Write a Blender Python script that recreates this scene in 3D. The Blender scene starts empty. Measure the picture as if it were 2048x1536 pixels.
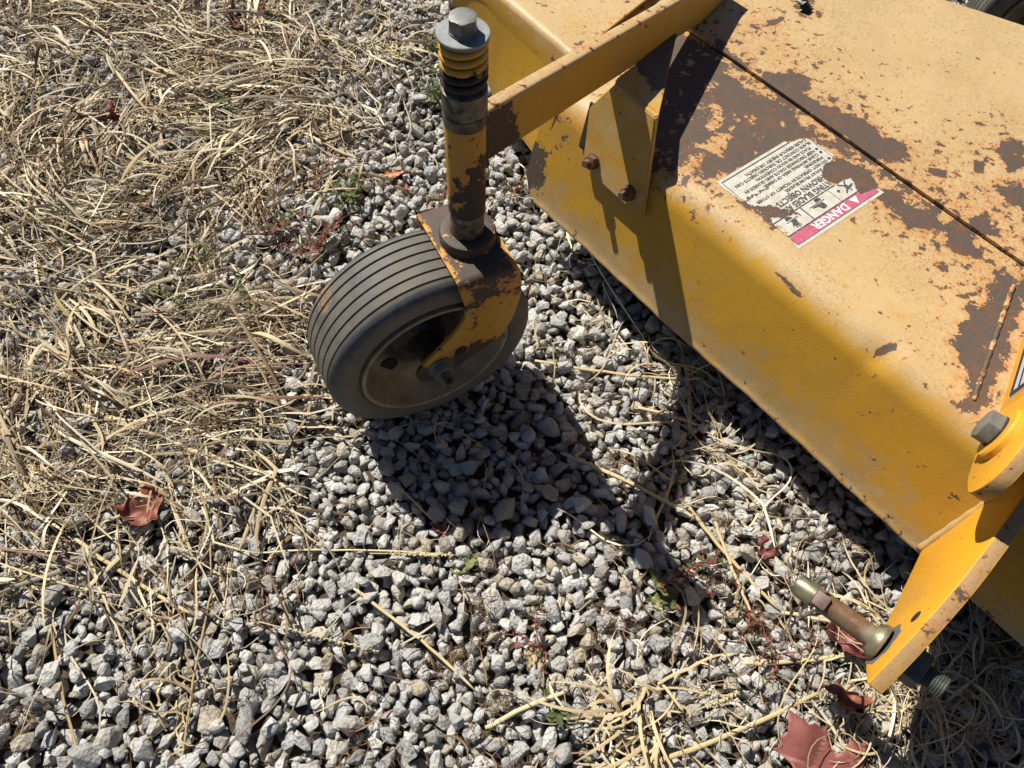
import bpy, bmesh, math, random
import numpy as np
from mathutils import Vector, Matrix, noise as mnoise

random.seed(7)
rng = np.random.default_rng(11)
SC = bpy.context.scene
COL = SC.collection
R = math.radians

# ------------------------------------------------------------------ camera
cam = bpy.data.cameras.new('camera')
cam.sensor_width = 36.0
cam.lens = 1443.3 / 2048 * 36.0
cam.clip_start = 0.02
cam.clip_end = 400
co = bpy.data.objects.new('camera', cam)
COL.objects.link(co)
th, ro = R(60.47), R(4.43)
fw = Vector((0, math.cos(th), -math.sin(th)))
rt = Vector((1, 0, 0))
up = rt.cross(fw)
r_ = math.cos(ro) * rt + math.sin(ro) * up
u_ = -math.sin(ro) * rt + math.cos(ro) * up
co.matrix_world = Matrix(((r_.x, u_.x, -fw.x, 0), (r_.y, u_.y, -fw.y, 0), (r_.z, u_.z, -fw.z, .8897), (0, 0, 0, 1)))
SC.camera = co

# ------------------------------------------------------------------ sky, sun, exposure
SUN_EL, SUN_AZ = R(50.0), R(134.0)        # azimuth counted from +x towards +y, where the sun stands
w = bpy.data.worlds.new('World')
SC.world = w
w.use_nodes = True
nt = w.node_tree
sky = nt.nodes.new('ShaderNodeTexSky')
sky.sky_type = 'NISHITA'
sky.sun_disc = False
sky.sun_elevation = SUN_EL
sky.sun_rotation = R(90) - SUN_AZ
sky.altitude = 600
sky.air_density = 0.6
sky.dust_density = 0.4
nt.links.new(sky.outputs[0], nt.nodes['Background'].inputs[0])
nt.nodes['Background'].inputs[1].default_value = 0.05
sl = bpy.data.lights.new('sun', 'SUN')
sl.energy = 5.0
sl.angle = R(0.53)
sl.color = (1.0, 0.95, 0.86)
so = bpy.data.objects.new('sun', sl)
COL.objects.link(so)
sd = Vector((math.cos(SUN_AZ) * math.cos(SUN_EL), math.sin(SUN_AZ) * math.cos(SUN_EL), math.sin(SUN_EL)))
so.rotation_euler = sd.to_track_quat('Z', 'Y').to_euler()
so.location = sd * 5
SC.view_settings.view_transform = 'Standard'
SC.view_settings.look = 'None'
SC.view_settings.exposure = 0.62
SC.view_settings.gamma = 1.0
SC.view_settings.use_curve_mapping = False
SC.render.engine = 'CYCLES'
SC.cycles.max_bounces = 6
SC.cycles.diffuse_bounces = 2
SC.cycles.glossy_bounces = 3

# ------------------------------------------------------------------ node helpers
class NT:
    def __init__(s, name):
        s.m = bpy.data.materials.new(name)
        s.m.use_nodes = True
        s.t = s.m.node_tree
        s.b = s.t.nodes['Principled BSDF']
        s.co = s.t.nodes.new('ShaderNodeTexCoord').outputs['Object']
    def n(s, typ, **kw):
        x = s.t.nodes.new(typ)
        for k, v in kw.items():
            setattr(x, k, v)
        return x
    def put(s, sock, v):
        if isinstance(v, bpy.types.NodeSocket):
            s.t.links.new(v, sock)
        elif v is not None:
            sock.default_value = v
    def noise(s, scale, detail=4, rough=.55, dist=0., co=None, seed=0.):
        x = s.n('ShaderNodeTexNoise', noise_dimensions='4D')
        s.put(x.inputs['Vector'], co or s.co)
        x.inputs['W'].default_value = seed
        x.inputs['Scale'].default_value = scale
        x.inputs['Detail'].default_value = detail
        x.inputs['Roughness'].default_value = rough
        x.inputs['Distortion'].default_value = dist
        return x.outputs[0]
    def vor(s, scale, feature='F1', co=None, out='Distance'):
        x = s.n('ShaderNodeTexVoronoi', feature=feature)
        s.put(x.inputs['Vector'], co or s.co)
        x.inputs['Scale'].default_value = scale
        return x.outputs[out]
    def math(s, op, a, b=None, c=None, clamp=False):
        x = s.n('ShaderNodeMath', operation=op, use_clamp=clamp)
        s.put(x.inputs[0], a)
        s.put(x.inputs[1], b)
        if c is not None:
            s.put(x.inputs[2], c)
        return x.outputs[0]
    def ramp(s, v, lo, hi, a=0., b=1.):
        x = s.n('ShaderNodeMapRange', clamp=True)
        s.put(x.inputs[0], v)
        s.put(x.inputs[1], lo); s.put(x.inputs[2], hi)
        x.inputs[3].default_value = a
        x.inputs[4].default_value = b
        return x.outputs[0]
    def mix(s, f, a, b, mode='MIX'):
        x = s.n('ShaderNodeMix', data_type='RGBA', blend_type=mode)
        s.put(x.inputs[0], f)
        s.put(x.inputs[6], a if isinstance(a, bpy.types.NodeSocket) else (*a, 1))
        s.put(x.inputs[7], b if isinstance(b, bpy.types.NodeSocket) else (*b, 1))
        return x.outputs[2]
    def attr(s, name, out='Fac'):
        x = s.n('ShaderNodeAttribute', attribute_name=name)
        return x.outputs[out]
    def scaled(s, sx, sy, sz):
        x = s.n('ShaderNodeMapping')
        s.put(x.inputs['Vector'], s.co)
        x.inputs['Scale'].default_value = (sx, sy, sz)
        return x.outputs[0]
    def bump(s, h, strength=.3, dist=.001):
        x = s.n('ShaderNodeBump')
        x.inputs['Strength'].default_value = strength
        x.inputs['Distance'].default_value = dist
        s.put(x.inputs['Height'], h)
        s.t.links.new(x.outputs[0], s.b.inputs['Normal'])
    def done(s, col, rough=.6, metal=None, spec=None):
        s.put(s.b.inputs['Base Color'], col if isinstance(col, bpy.types.NodeSocket) else (*col, 1))
        s.put(s.b.inputs['Roughness'], rough)
        if metal is not None: s.put(s.b.inputs['Metallic'], metal)
        if spec is not None: s.put(s.b.inputs['Specular IOR Level'], spec)
        return s.m

def paint(name, fade=0., bare=-.06, rust=0., black=0., bscale=45., base=(.50, .268, .018), chalk=(.47, .335, .165), grime=.6, sun_y=(.46, .265, .055)):
    """weathered yellow paint: attributes 'bare' (signed distance into a bare patch, m*20), 'fade', 'rust' add to the constants"""
    s = NT(name)
    A = s.math('ADD', s.attr('bare'), bare)
    Fd = s.math('ADD', s.attr('fade'), fade, clamp=True)
    Ru = s.math('ADD', s.attr('rust'), rust, clamp=True)
    n1 = s.noise(bscale, 8, .68)
    n2 = s.noise(bscale * 5, 5, .6, seed=3.)
    n3 = s.noise(190, 4, .6, .3, seed=5.)
    n4 = s.noise(26, 5, .6, seed=9.)
    e = s.math('ADD', A, s.math('MULTIPLY', s.math('SUBTRACT', n1, .5), 1.35))
    e = s.math('ADD', e, s.math('MULTIPLY', s.math('SUBTRACT', n2, .5), .32))
    big = s.ramp(e, .0, .012)
    # small chips, denser where rust is high
    thr = s.math('SUBTRACT', .668, s.math('MULTIPLY', Ru, .150))
    chip = s.math('SUBTRACT', s.noise(75, 6, .66, .2, seed=12.), thr)
    chipm = s.ramp(chip, 0, .008)
    mask = s.math('MAXIMUM', big, chipm)
    halo = s.math('MAXIMUM', s.math('MULTIPLY', s.ramp(e, -.26, 0), s.ramp(n3, .40, .62)),
                  s.math('MULTIPLY', s.ramp(chip, -.055, 0), s.ramp(n3, .36, .56)))
    halo = s.math('MULTIPLY', halo, s.ramp(Ru, 0, .35, .12, .95))
    pin = s.math('MULTIPLY', s.ramp(s.noise(300, 3, .6, seed=21.), .565, .63), s.ramp(Ru, .15, .8, 0, .9))
    # paint colour
    fmix = s.math('ADD', s.math('MULTIPLY', Fd, 1.25), s.math('MULTIPLY', s.math('SUBTRACT', n4, .5), 2.6))
    fmix = s.math('MULTIPLY', s.ramp(fmix, .25, .95), s.ramp(Fd, 0, .25))
    col = s.mix(fmix, s.mix(Fd, base, sun_y), chalk)
    sc = s.noise(600, 3, .7, seed=31.)
    scr = s.noise(70, 5, .7, 1.2, co=s.scaled(1, 3.5, 1), seed=33.)
    gr = s.math('MULTIPLY', s.ramp(sc, .52, .70), s.ramp(n4, .38, .62))
    gr = s.math('MAXIMUM', s.math('MULTIPLY', gr, grime), s.math('MULTIPLY', s.ramp(scr, .56, .66), grime * .45))
    col = s.mix(gr, col, (.25, .17, .085))
    dn = s.ramp(s.noise(260, 5, .75, seed=61.), .50, .62)
    col = s.mix(s.math('MULTIPLY', dn, s.math('MULTIPLY', s.ramp(s.noise(14, 4, .6, seed=63.), .34, .60), s.ramp(Fd, .1, .8, .25, .85))), col, (.26, .18, .085))
    sn = s.math('MULTIPLY', s.ramp(s.math('ADD', s.noise(28, 6, .7, seed=71.), s.math('MULTIPLY', s.attr('scuff'), .18)), .62, .70), s.ramp(s.noise(380, 4, .75, seed=73.), .45, .60))
    col = s.mix(s.math('MULTIPLY', sn, s.ramp(s.attr('scuff'), 0, .3)), col, (.34, .265, .16))
    # large tonal wear
    col = s.mix(s.ramp(s.noise(11, 4, .6, seed=41.), .42, .68, 0, .34), col, (.31, .205, .08))
    for q_, (sx_, sy_) in enumerate(((1., 22.), (20., 1.3), (9., 10.))):
        ln = s.noise(7, 2.5, .55, .35, co=s.scaled(sx_, sy_, 6.), seed=80. + q_)
        ln = s.math('SUBTRACT', 1., s.ramp(s.math('ABSOLUTE', s.math('SUBTRACT', ln, .575)), .0012, .0035))
        ln = s.math('MULTIPLY', ln, s.ramp(s.noise(19, 3, .6, seed=90. + q_), .50, .62))
        col = s.mix(s.math('MULTIPLY', ln, .55), col, (.60, .42, .17) if q_ != 1 else (.16, .10, .045))
    col = s.mix(s.math('MULTIPLY', s.ramp(s.noise(900, 2, .6, seed=44.), .66, .72), .5), col, (.10, .06, .03))
    col = s.mix(halo, col, (.42, .15, .035))
    col = s.mix(pin, col, (.30, .10, .028))
    bn = s.noise(140, 4, .65, seed=51.)
    bare_c = s.mix(s.ramp(bn, .42, .64), (.070, .057, .046), (.105, .054, .030))
    bare_c = s.mix(s.ramp(s.noise(32, 6, .75, seed=57.), .50, .64, 0, .7), bare_c, (.15, .062, .024))
    bare_c = s.mix(s.ramp(s.noise(500, 3, .6, seed=53.), .5, .75), bare_c, (.115, .095, .08))
    if black:
        bare_c = s.mix(black, bare_c, (.018, .013, .010))
    col = s.mix(mask, col, bare_c)
    h = s.math('ADD', s.math('MULTIPLY', mask, -1.0), s.math('MULTIPLY', s.noise(420, 4, .6), .5))
    h = s.math('ADD', h, s.math('MULTIPLY', s.noise(24, 2, .5), 1.4))
    s.bump(h, .55, .0010)
    return s.done(col, s.ramp(mask, 0, 1, .50, .62), spec=.35)

def metal(name, c1, c2, rough=.45, met=.6, scale=60, c3=None, bump=.25):
    s = NT(name)
    col = s.mix(s.ramp(s.noise(scale, 5, .65), .36, .64), c1, c2)
    if c3:
        col = s.mix(s.ramp(s.noise(scale * .8, 6, .7, .4, seed=8.), .50, .60), col, c3)
    s.bump(s.noise(scale * 8, 4, .6), bump, .0006)
    return s.done(col, s.ramp(s.noise(scale * 2, 3, .6, seed=2.), .3, .7, rough - .1, rough + .15), met)

M = {}
M['deck'] = paint('worn_deck_paint')
M['wing'] = paint('worn_wing_paint', rust=.04)
M['arm'] = paint('arm_paint', fade=.0, bare=0., rust=.0, black=.6, bscale=30)
M['tube'] = paint('tube_paint', bare=-.03, rust=.2, black=.75, bscale=50)
M['fork'] = paint('fork_paint', bare=-.10, rust=.3, black=.35, bscale=38)
M['gusset'] = paint('gusset_paint', fade=.22, bare=-.33, rust=.05)
M['hitch'] = paint('hitch_paint', bare=-.31, rust=.17, base=(.68, .32, .015), grime=.12)
M['edge'] = paint('worn_edge_paint', fade=.75, bare=-.25, rust=.50, chalk=(.36, .225, .105))
M['spring'] = paint('spring_paint', bare=-.02, black=.9, bscale=30)
M['zinc'] = metal('dull_grey_steel', (.17, .18, .185), (.25, .255, .25), .5, .3, 90)
M['zinc_dark'] = metal('dark_grey_bolt', (.12, .125, .12), (.19, .19, .18), .5, .25, 90)
M['greasy'] = metal('greasy_steel', (.19, .175, .135), (.075, .065, .05), .5, .4, 60, (.035, .028, .02))
M['black'] = metal('black_grease_and_shade', (.012, .010, .008), (.03, .022, .016), .6, .0, 70)  # real grease; also the painted shade behind seam and slot
M['rust'] = metal('brown_rust', (.10, .05, .033), (.17, .085, .05), .75, .15, 120, bump=.6)
M['pin'] = metal('pin_steel', (.17, .145, .095), (.16, .075, .035), .5, .35, 45, (.22, .19, .13))
M['brass'] = metal('yellow_zinc', (.27, .25, .15), (.17, .16, .11), .42, .6, 50, (.10, .08, .05))
M['nutgreen'] = metal('green_zinc', (.13, .15, .13), (.075, .085, .078), .42, .5, 60)
M['purple'] = metal('brown_block', (.13, .085, .085), (.19, .12, .10), .5, .3, 70)
M['ring'] = metal('ring_steel', (.16, .17, .155), (.22, .22, .20), .42, .55, 70)
M['hole_shade'] = metal('painted_hole_shade', (.01, .009, .008), (.02, .015, .012), .9, 0, 50)  # near-black for thin discs that paint the shade inside holes

def rubber():
    s = NT('dusty_rubber')
    d = s.attr('dust')
    n = s.noise(22, 6, .68)
    dm = s.ramp(s.math('ADD', s.math('MULTIPLY', d, .8), s.math('MULTIPLY', s.math('SUBTRACT', n, .5), 1.1)), .12, .85)
    fn = s.noise(520, 4, .7, seed=3.)
    dm = s.math('MULTIPLY', dm, s.ramp(fn, .30, .60, .45, 1.))
    col = s.mix(s.ramp(s.noise(60, 4, .6, seed=5.), .35, .65), (.050, .052, .056), (.085, .087, .090))
    col = s.mix(dm, col, (.19, .155, .098))
    col = s.mix(s.math('MULTIPLY', s.ramp(s.attr('mud'), .3, .6), s.ramp(s.noise(260, 4, .7, seed=14.), .42, .55)), col, (.25, .165, .085))
    s.bump(s.math('ADD', s.noise(300, 4, .65), s.noise(40, 3, .5)), .4, .0008)
    return s.done(col, s.ramp(dm, 0, 1, .55, .9), spec=.35)
M['rubber'] = rubber()

def rimpaint():
    s = NT('cream_rim_paint')
    col = s.mix(s.ramp(s.noise(30, 5, .65), .36, .66), (.36, .29, .17), (.19, .145, .085))
    col = s.mix(s.ramp(s.noise(70, 6, .7, seed=4.), .58, .68), col, (.04, .03, .02))
    col = s.mix(s.ramp(s.noise(400, 3, .6, seed=6.), .55, .75, 0, .7), col, (.12, .09, .055))
    col = s.mix(s.math('MULTIPLY', s.attr('dark'), s.ramp(s.noise(60, 5, .7, seed=9.), .30, .5, .6, 1)), col, (.014, .010, .008))  # paints shade into the hub interior, along with bearing grease
    s.bump(s.noise(200, 3, .6), .25, .0006)
    return s.done(col, .55)
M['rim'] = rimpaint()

def stonemat(name, per_object):
    s = NT(name)
    if per_object:
        t = s.n('ShaderNodeObjectInfo').outputs['Random']
    else:
        t = s.attr('tone')
    wn = s.n('ShaderNodeTexWhiteNoise', noise_dimensions='1D')
    s.put(wn.inputs['W'], s.math('MULTIPLY', t, 91.7))
    t2 = wn.outputs[0]
    cr = s.n('ShaderNodeValToRGB')
    s.put(cr.inputs[0], t)
    el = cr.color_ramp.elements
    el[0].position = 0; el[0].color = (.26, .258, .25, 1)
    el[1].position = 1; el[1].color = (.44, .375, .27, 1)
    for p, c in ((.25, (.54, .53, .50)), (.45, (.68, .66, .61)), (.62, (.60, .585, .55)), (.78, (.40, .405, .40)), (.86, (.62, .57, .47)), (.95, (.46, .39, .28))):
        x = el.new(p); x.color = (*c, 1)
    geo = s.n('ShaderNodeNewGeometry').outputs['Position']
    n = s.noise(55, 6, .62, .3, co=geo, seed=1.)
    col = s.mix(s.ramp(n, .36, .70, 0, .5), cr.outputs[0], (.36, .355, .345))
    col = s.mix(s.ramp(s.noise(38, 5, .6, co=geo, seed=6.), .52, .72, 0, .55), col, (.36, .29, .19))
    col = s.mix(s.ramp(s.noise(900, 3, .6, co=geo, seed=9.), .5, .72, 0, .32), col, (.20, .20, .20))
    col = s.mix(s.math('MULTIPLY', s.ramp(t2, .9, .96), .55), col, (.24, .20, .14))
    h = s.math('ADD', s.noise(130, 7, .72, co=geo), s.math('MULTIPLY', s.vor(210, co=geo), .55))
    h = s.math('ADD', h, s.math('MULTIPLY', s.noise(700, 4, .7, co=geo), .4))
    s.bump(h, 1.0, .0042)
    return s.done(col, .92, spec=.2)
M['stone'] = stonemat('limestone_single', True)
M['stones'] = stonemat('limestone_gravel', False)

def soil():
    s = NT('brown_soil')
    geo = s.n('ShaderNodeNewGeometry').outputs['Position']
    v = s.vor(45, co=geo, out='Color')
    g = s.n('ShaderNodeSeparateColor'); s.put(g.inputs[0], v)
    col = s.mix(s.noise(30, 6, .7, co=geo), (.050, .038, .026), (.115, .088, .060))
    
    s.bump(s.math('ADD', s.noise(120, 5, .7, co=geo), s.vor(45, co=geo)), .8, .006)
    return s.done(col, .95, spec=.1)
M['soil'] = soil()

def strawmat(name, trans=.10):
    s = NT(name)
    c = s.attr('Col', 'Color')
    st = s.noise(300, 3, .6)
    col = s.mix(s.ramp(st, .35, .7, 0, .45), c, s.mix(.5, c, (.12, .08, .045)))
    col = s.mix(s.ramp(s.noise(900, 2, .6, seed=4.), .6, .72, 0, .5), col, (.16, .11, .06))
    s.put(s.b.inputs['Base Color'], col)
    s.b.inputs['Roughness'].default_value = .62
    s.b.inputs['Specular IOR Level'].default_value = .3
    tr = s.n('ShaderNodeBsdfTranslucent')
    s.put(tr.inputs[0], col)
    mx = s.n('ShaderNodeMixShader')
    mx.inputs[0].default_value = trans
    s.t.links.new(s.b.outputs[0], mx.inputs[1]); s.t.links.new(tr.outputs[0], mx.inputs[2])
    out = [n for n in s.t.nodes if n.type == 'OUTPUT_MATERIAL'][0]
    s.t.links.new(mx.outputs[0], out.inputs[0])
    return s.m
M['straw'] = strawmat('dry_straw')
M['leafgreen'] = strawmat('weed_leaf', .3)

def leafmat(name, c1, c2, vein):
    s = NT(name)
    col = s.mix(s.ramp(s.noise(28, 5, .65), .36, .66), c1, c2)
    col = s.mix(s.ramp(s.noise(160, 4, .7, seed=2.), .56, .74, 0, .6), col, tuple(x * .45 for x in c1))
    col = s.mix(s.attr('vein'), col, vein)
    s.bump(s.math('ADD', s.noise(120, 4, .6), s.math('MULTIPLY', s.attr('vein'), 1.2)), .5, .001)
    return s.done(col, .55, spec=.4)
M['maple_red'] = leafmat('red_maple', (.17, .048, .042), (.23, .078, .064), (.34, .17, .12))
M['maple_brown'] = leafmat('brown_maple', (.15, .040, .024), (.22, .065, .034), (.26, .11, .06))
M['maple_dark'] = leafmat('dark_maple', (.11, .022, .022), (.18, .04, .035), (.25, .09, .06))
M['leaf_orange'] = leafmat('orange_leaf', (.45, .17, .05), (.40, .10, .06), (.5, .3, .12))
M['leaf_green'] = leafmat('green_leaf', (.07, .10, .025), (.14, .15, .04), (.24, .22, .09))
M['leaf_tan'] = leafmat('tan_leaf', (.26, .20, .12), (.36, .29, .18), (.42, .34, .2))

def labelmat():
    s = NT('label_white')
    col = s.mix(s.ramp(s.noise(90, 6, .7), .42, .62), (.52, .51, .46), (.42, .38, .29))
    col = s.mix(s.ramp(s.noise(420, 4, .7, seed=2.), .55, .68, 0, .75), col, (.22, .19, .13))
    return s.done(col, .5)
M['lab_white'] = labelmat()
def labelred():
    s = NT('label_red')
    col = s.mix(s.ramp(s.noise(60, 6, .7), .35, .65), (.42, .045, .12), (.40, .13, .17))
    col = s.mix(s.ramp(s.noise(500, 4, .7, seed=2.), .56, .7, 0, .7), col, (.50, .34, .36))
    return s.done(col, .5)
M['lab_red'] = labelred()
def ink(name, c, c2):
    s = NT(name)
    return s.done(s.mix(s.ramp(s.noise(350, 5, .7), .50, .68, 0, .8), c, c2), .55)
M['ink'] = ink('label_ink', (.035, .035, .04), (.30, .28, .24))
M['ink_white'] = ink('label_white_ink', (.72, .68, .66), (.55, .35, .38))
M['decal_black'] = ink('decal_black', (.018, .018, .02), (.03, .03, .03))
M['decal_silver'] = ink('decal_silver', (.42, .42, .44), (.33, .33, .35))

# ------------------------------------------------------------------ object helpers
def link(o, parent=None):
    COL.objects.link(o)
    if parent: o.parent = parent
    return o

def tag(o, label=None, cat=None, group=None, kind=None):
    if label: o['label'] = label
    if cat: o['category'] = cat
    if group: o['group'] = group
    if kind: o['kind'] = kind
    return o

def empty(name, loc=(0, 0, 0), rz=0.):
    o = bpy.data.objects.new(name, None)
    o.location = loc
    o.rotation_euler = (0, 0, rz)
    o.empty_display_size = .05
    return link(o)

def mesh(name, V, F, mats, parent=None, smooth=None, attrs=None, fmat=None, center=True):
    """V Nx3 in the parent's frame; the object's origin goes to its middle"""
    V = np.asarray(V, dtype=np.float64)
    c = (V.min(0) + V.max(0)) / 2 if center else np.zeros(3)
    pc = PIV.get(parent.name, np.zeros(3)) if parent else np.zeros(3)
    me = bpy.data.meshes.new(name)
    me.from_pydata((V - c).tolist(), [], [tuple(f) for f in F])
    if not isinstance(mats, (list, tuple)): mats = [mats]
    for m in mats: me.materials.append(M[m] if isinstance(m, str) else m)
    if attrs:
        for k, a in attrs.items():
            a = np.asarray(a, dtype=np.float32)
            if a.ndim == 2:
                at = me.attributes.new(k, 'FLOAT_COLOR', 'POINT'); at.data.foreach_set('color', a.ravel())
            else:
                at = me.attributes.new(k, 'FLOAT', 'POINT'); at.data.foreach_set('value', a)
    if fmat is not None: me.polygons.foreach_set('material_index', np.asarray(fmat, dtype=np.int32))
    if smooth is not None:
        if smooth is True: me.shade_smooth()
        else:
            me.shade_smooth(); me.set_sharp_from_angle(angle=R(smooth))
    me.update()
    o = bpy.data.objects.new(name, me)
    o.location = c - pc
    link(o, parent)
    PIV[o.name] = c
    return o
PIV = {}

def prism(name, poly, frame, t0, t1, mat, parent, bevel=0., seg=2, smooth=35, attrs=None, edge_mat=None):
    """extrude a polygon [(a,b)] in a frame (origin, A, B, N) from offset t0 to t1"""
    O, A, B, N = (np.array(x, float) for x in frame)
    bm = bmesh.new()
    n = len(poly)
    lo = [bm.verts.new(O + a * A + b * B + t0 * N) for a, b in poly]
    hi = [bm.verts.new(O + a * A + b * B + t1 * N) for a, b in poly]
    bm.faces.new(lo[::-1]); bm.faces.new(hi)
    for i in range(n):
        bm.faces.new((lo[i], lo[(i + 1) % n], hi[(i + 1) % n], hi[i])).material_index = 1 if edge_mat else 0
    bmesh.ops.recalc_face_normals(bm, faces=bm.faces)
    if bevel:
        es = [e for e in bm.edges if len(e.link_faces) == 2 and e.calc_face_angle(0) > R(40)]
        bmesh.ops.bevel(bm, geom=es, offset=bevel, segments=seg, affect='EDGES', profile=.5)
    bmesh.ops.triangulate(bm, faces=[f for f in bm.faces if len(f.verts) > 4])
    V = [v.co[:] for v in bm.verts]
    bm.verts.index_update()
    F = [[v.index for v in f.verts] for f in bm.faces]
    fm = [f.material_index for f in bm.faces]
    bm.free()
    return mesh(name, V, F, [mat, edge_mat] if edge_mat else mat, parent, smooth, attrs, fm)

def round_poly(pts, rad, seg=4):
    out = []
    n = len(pts)
    for i in range(n):
        p0, p1, p2 = np.array(pts[i - 1]), np.array(pts[i]), np.array(pts[(i + 1) % n])
        a, b = p0 - p1, p2 - p1
        la, lb = np.linalg.norm(a), np.linalg.norm(b)
        r = min(rad[i] if isinstance(rad, (list, tuple)) else rad, la * .45, lb * .45)
        if r <= 0: out.append(tuple(p1)); continue
        s, e = p1 + a / la * r, p1 + b / lb * r
        for k in range(seg + 1):
            t = k / seg
            out.append(tuple((1 - t) ** 2 * s + 2 * t * (1 - t) * p1 + t * t * e))
    return out

def lathe_geo(profile, O, A, n=48, caps=False):
    O, A = np.array(O, float), np.array(A, float)
    A = A / np.linalg.norm(A)
    X = np.cross(A, [0, 0, 1.]) if abs(A[2]) < .9 else np.cross(A, [1., 0, 0])
    X /= np.linalg.norm(X); Y = np.cross(A, X)
    V, F = [], []
    for (t, r) in profile:
        for k in range(n):
            an = 2 * math.pi * k / n
            V.append(O + t * A + r * (math.cos(an) * X + math.sin(an) * Y))
    for i in range(len(profile) - 1):
        for k in range(n):
            k2 = (k + 1) % n
            F.append((i * n + k, i * n + k2, (i + 1) * n + k2, (i + 1) * n + k))
    if caps:
        F.append(tuple(range(n - 1, -1, -1)))
        F.append(tuple((len(profile) - 1) * n + k for k in range(n)))
    return V, F

def lathe(name, profile, O, A, mat, parent, n=48, caps=True, smooth=35, attrs=None):
    V, F = lathe_geo(profile, O, A, n, caps)
    return mesh(name, V, F, mat, parent, smooth, attrs)

def tube_geo(P, rad, n=8, cap=True):
    P = np.array(P, float)
    rad = np.broadcast_to(np.asarray(rad, float), (len(P),))
    V, F = [], []
    up_ = np.array([0, 0, 1.])
    for i, p in enumerate(P):
        d = P[min(i + 1, len(P) - 1)] - P[max(i - 1, 0)]
        d /= np.linalg.norm(d) + 1e-12
        x = np.cross(d, up_)
        if np.linalg.norm(x) < .05: x = np.cross(d, [1., 0, 0])
        x /= np.linalg.norm(x); y = np.cross(d, x)
        for k in range(n):
            an = 2 * math.pi * k / n
            V.append(p + rad[i] * (math.cos(an) * x + math.sin(an) * y))
    for i in range(len(P) - 1):
        for k in range(n):
            k2 = (k + 1) % n
            F.append((i * n + k, i * n + k2, (i + 1) * n + k2, (i + 1) * n + k))
    if cap:
        F.append(tuple(range(n - 1, -1, -1))); F.append(tuple((len(P) - 1) * n + k for k in range(n)))
    return V, F

def hexgeo(O, A, r, h, rot=0., dome=.12):
    """hex bolt head with chamfered top"""
    O, A = np.array(O, float), np.array(A, float); A /= np.linalg.norm(A)
    X = np.cross(A, [0, 0, 1.]) if abs(A[2]) < .9 else np.cross(A, [1., 0, 0])
    X /= np.linalg.norm(X); Y = np.cross(A, X)
    n = 24
    rings = []
    def rr(an, base):
        s = (an - rot) % (math.pi / 3) - math.pi / 6
        return base * math.cos(math.pi / 6) / math.cos(s)
    V, F = [], []
    for (t, kind) in ((0, 0), (h * .82, 0), (h, 1), (h * 1.02, 2)):
        for k in range(n):
            an = 2 * math.pi * k / n
            hx = rr(an, r)
            if kind == 0:
                q = hx; tt = t if t == 0 else h - (hx - r * .866) * .45 - .0002
            elif kind == 1: q = r * .84; tt = h
            else: q = r * .3; tt = h * 1.01
            V.append(O + tt * A + q * (math.cos(an) * X + math.sin(an) * Y))
    for i in range(3):
        for k in range(n):
            k2 = (k + 1) % n
            F.append((i * n + k, i * n + k2, (i + 1) * n + k2, (i + 1) * n + k))
    F.append(tuple(range(n - 1, -1, -1))); F.append(tuple(3 * n + k for k in range(n)))
    return V, F

def join(*geos):
    V, F = [], []
    for v, f in geos:
        o = len(V)
        V += [tuple(x) for x in v]; F += [tuple(i + o for i in q) for q in f]
    return V, F

def grid_faces(nu, nv):
    i = np.arange(nu - 1)[:, None] * nv + np.arange(nv - 1)[None]
    return np.stack([i, i + nv, i + nv + 1, i + 1], -1).reshape(-1, 4)

def sdf(P, poly):
    P = np.asarray(P); poly = np.asarray(poly)
    d = np.full(len(P), 1e9); ins = np.zeros(len(P), bool)
    n = len(poly)
    for i in range(n):
        a, b = poly[i], poly[(i + 1) % n]
        e = b - a
        t = np.clip(((P - a) @ e) / (e @ e + 1e-12), 0, 1)
        d = np.minimum(d, np.linalg.norm(P - a - t[:, None] * e, axis=1))
        c = (a[1] > P[:, 1]) != (b[1] > P[:, 1])
        with np.errstate(divide='ignore', invalid='ignore'):
            x = (b[0] - a[0]) * (P[:, 1] - a[1]) / (b[1] - a[1]) + a[0]
        ins ^= c & (P[:, 0] < x)
    return np.where(ins, d, -d)

# ------------------------------------------------------------------ the mower's frame:  x = v (across, away), y = u (along the skirt), z up
PH = R(43.7)
MV, MU = .80, .25
mower = empty('rotary_mower', (MV * math.cos(PH) - MU * math.sin(PH), MV * math.sin(PH) + MU * math.cos(PH), 0), PH)
tag(mower, 'rusty yellow tractor mower deck with a caster wheel on its arm, standing on gravel', 'mower')
PIV[mower.name] = np.array([MV, MU, 0.])
ZT = .246                                    # top of the deck
LEAN = math.tan(R(16.5))
def skirt_v(z): return .543 + (z - .09) * LEAN

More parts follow.
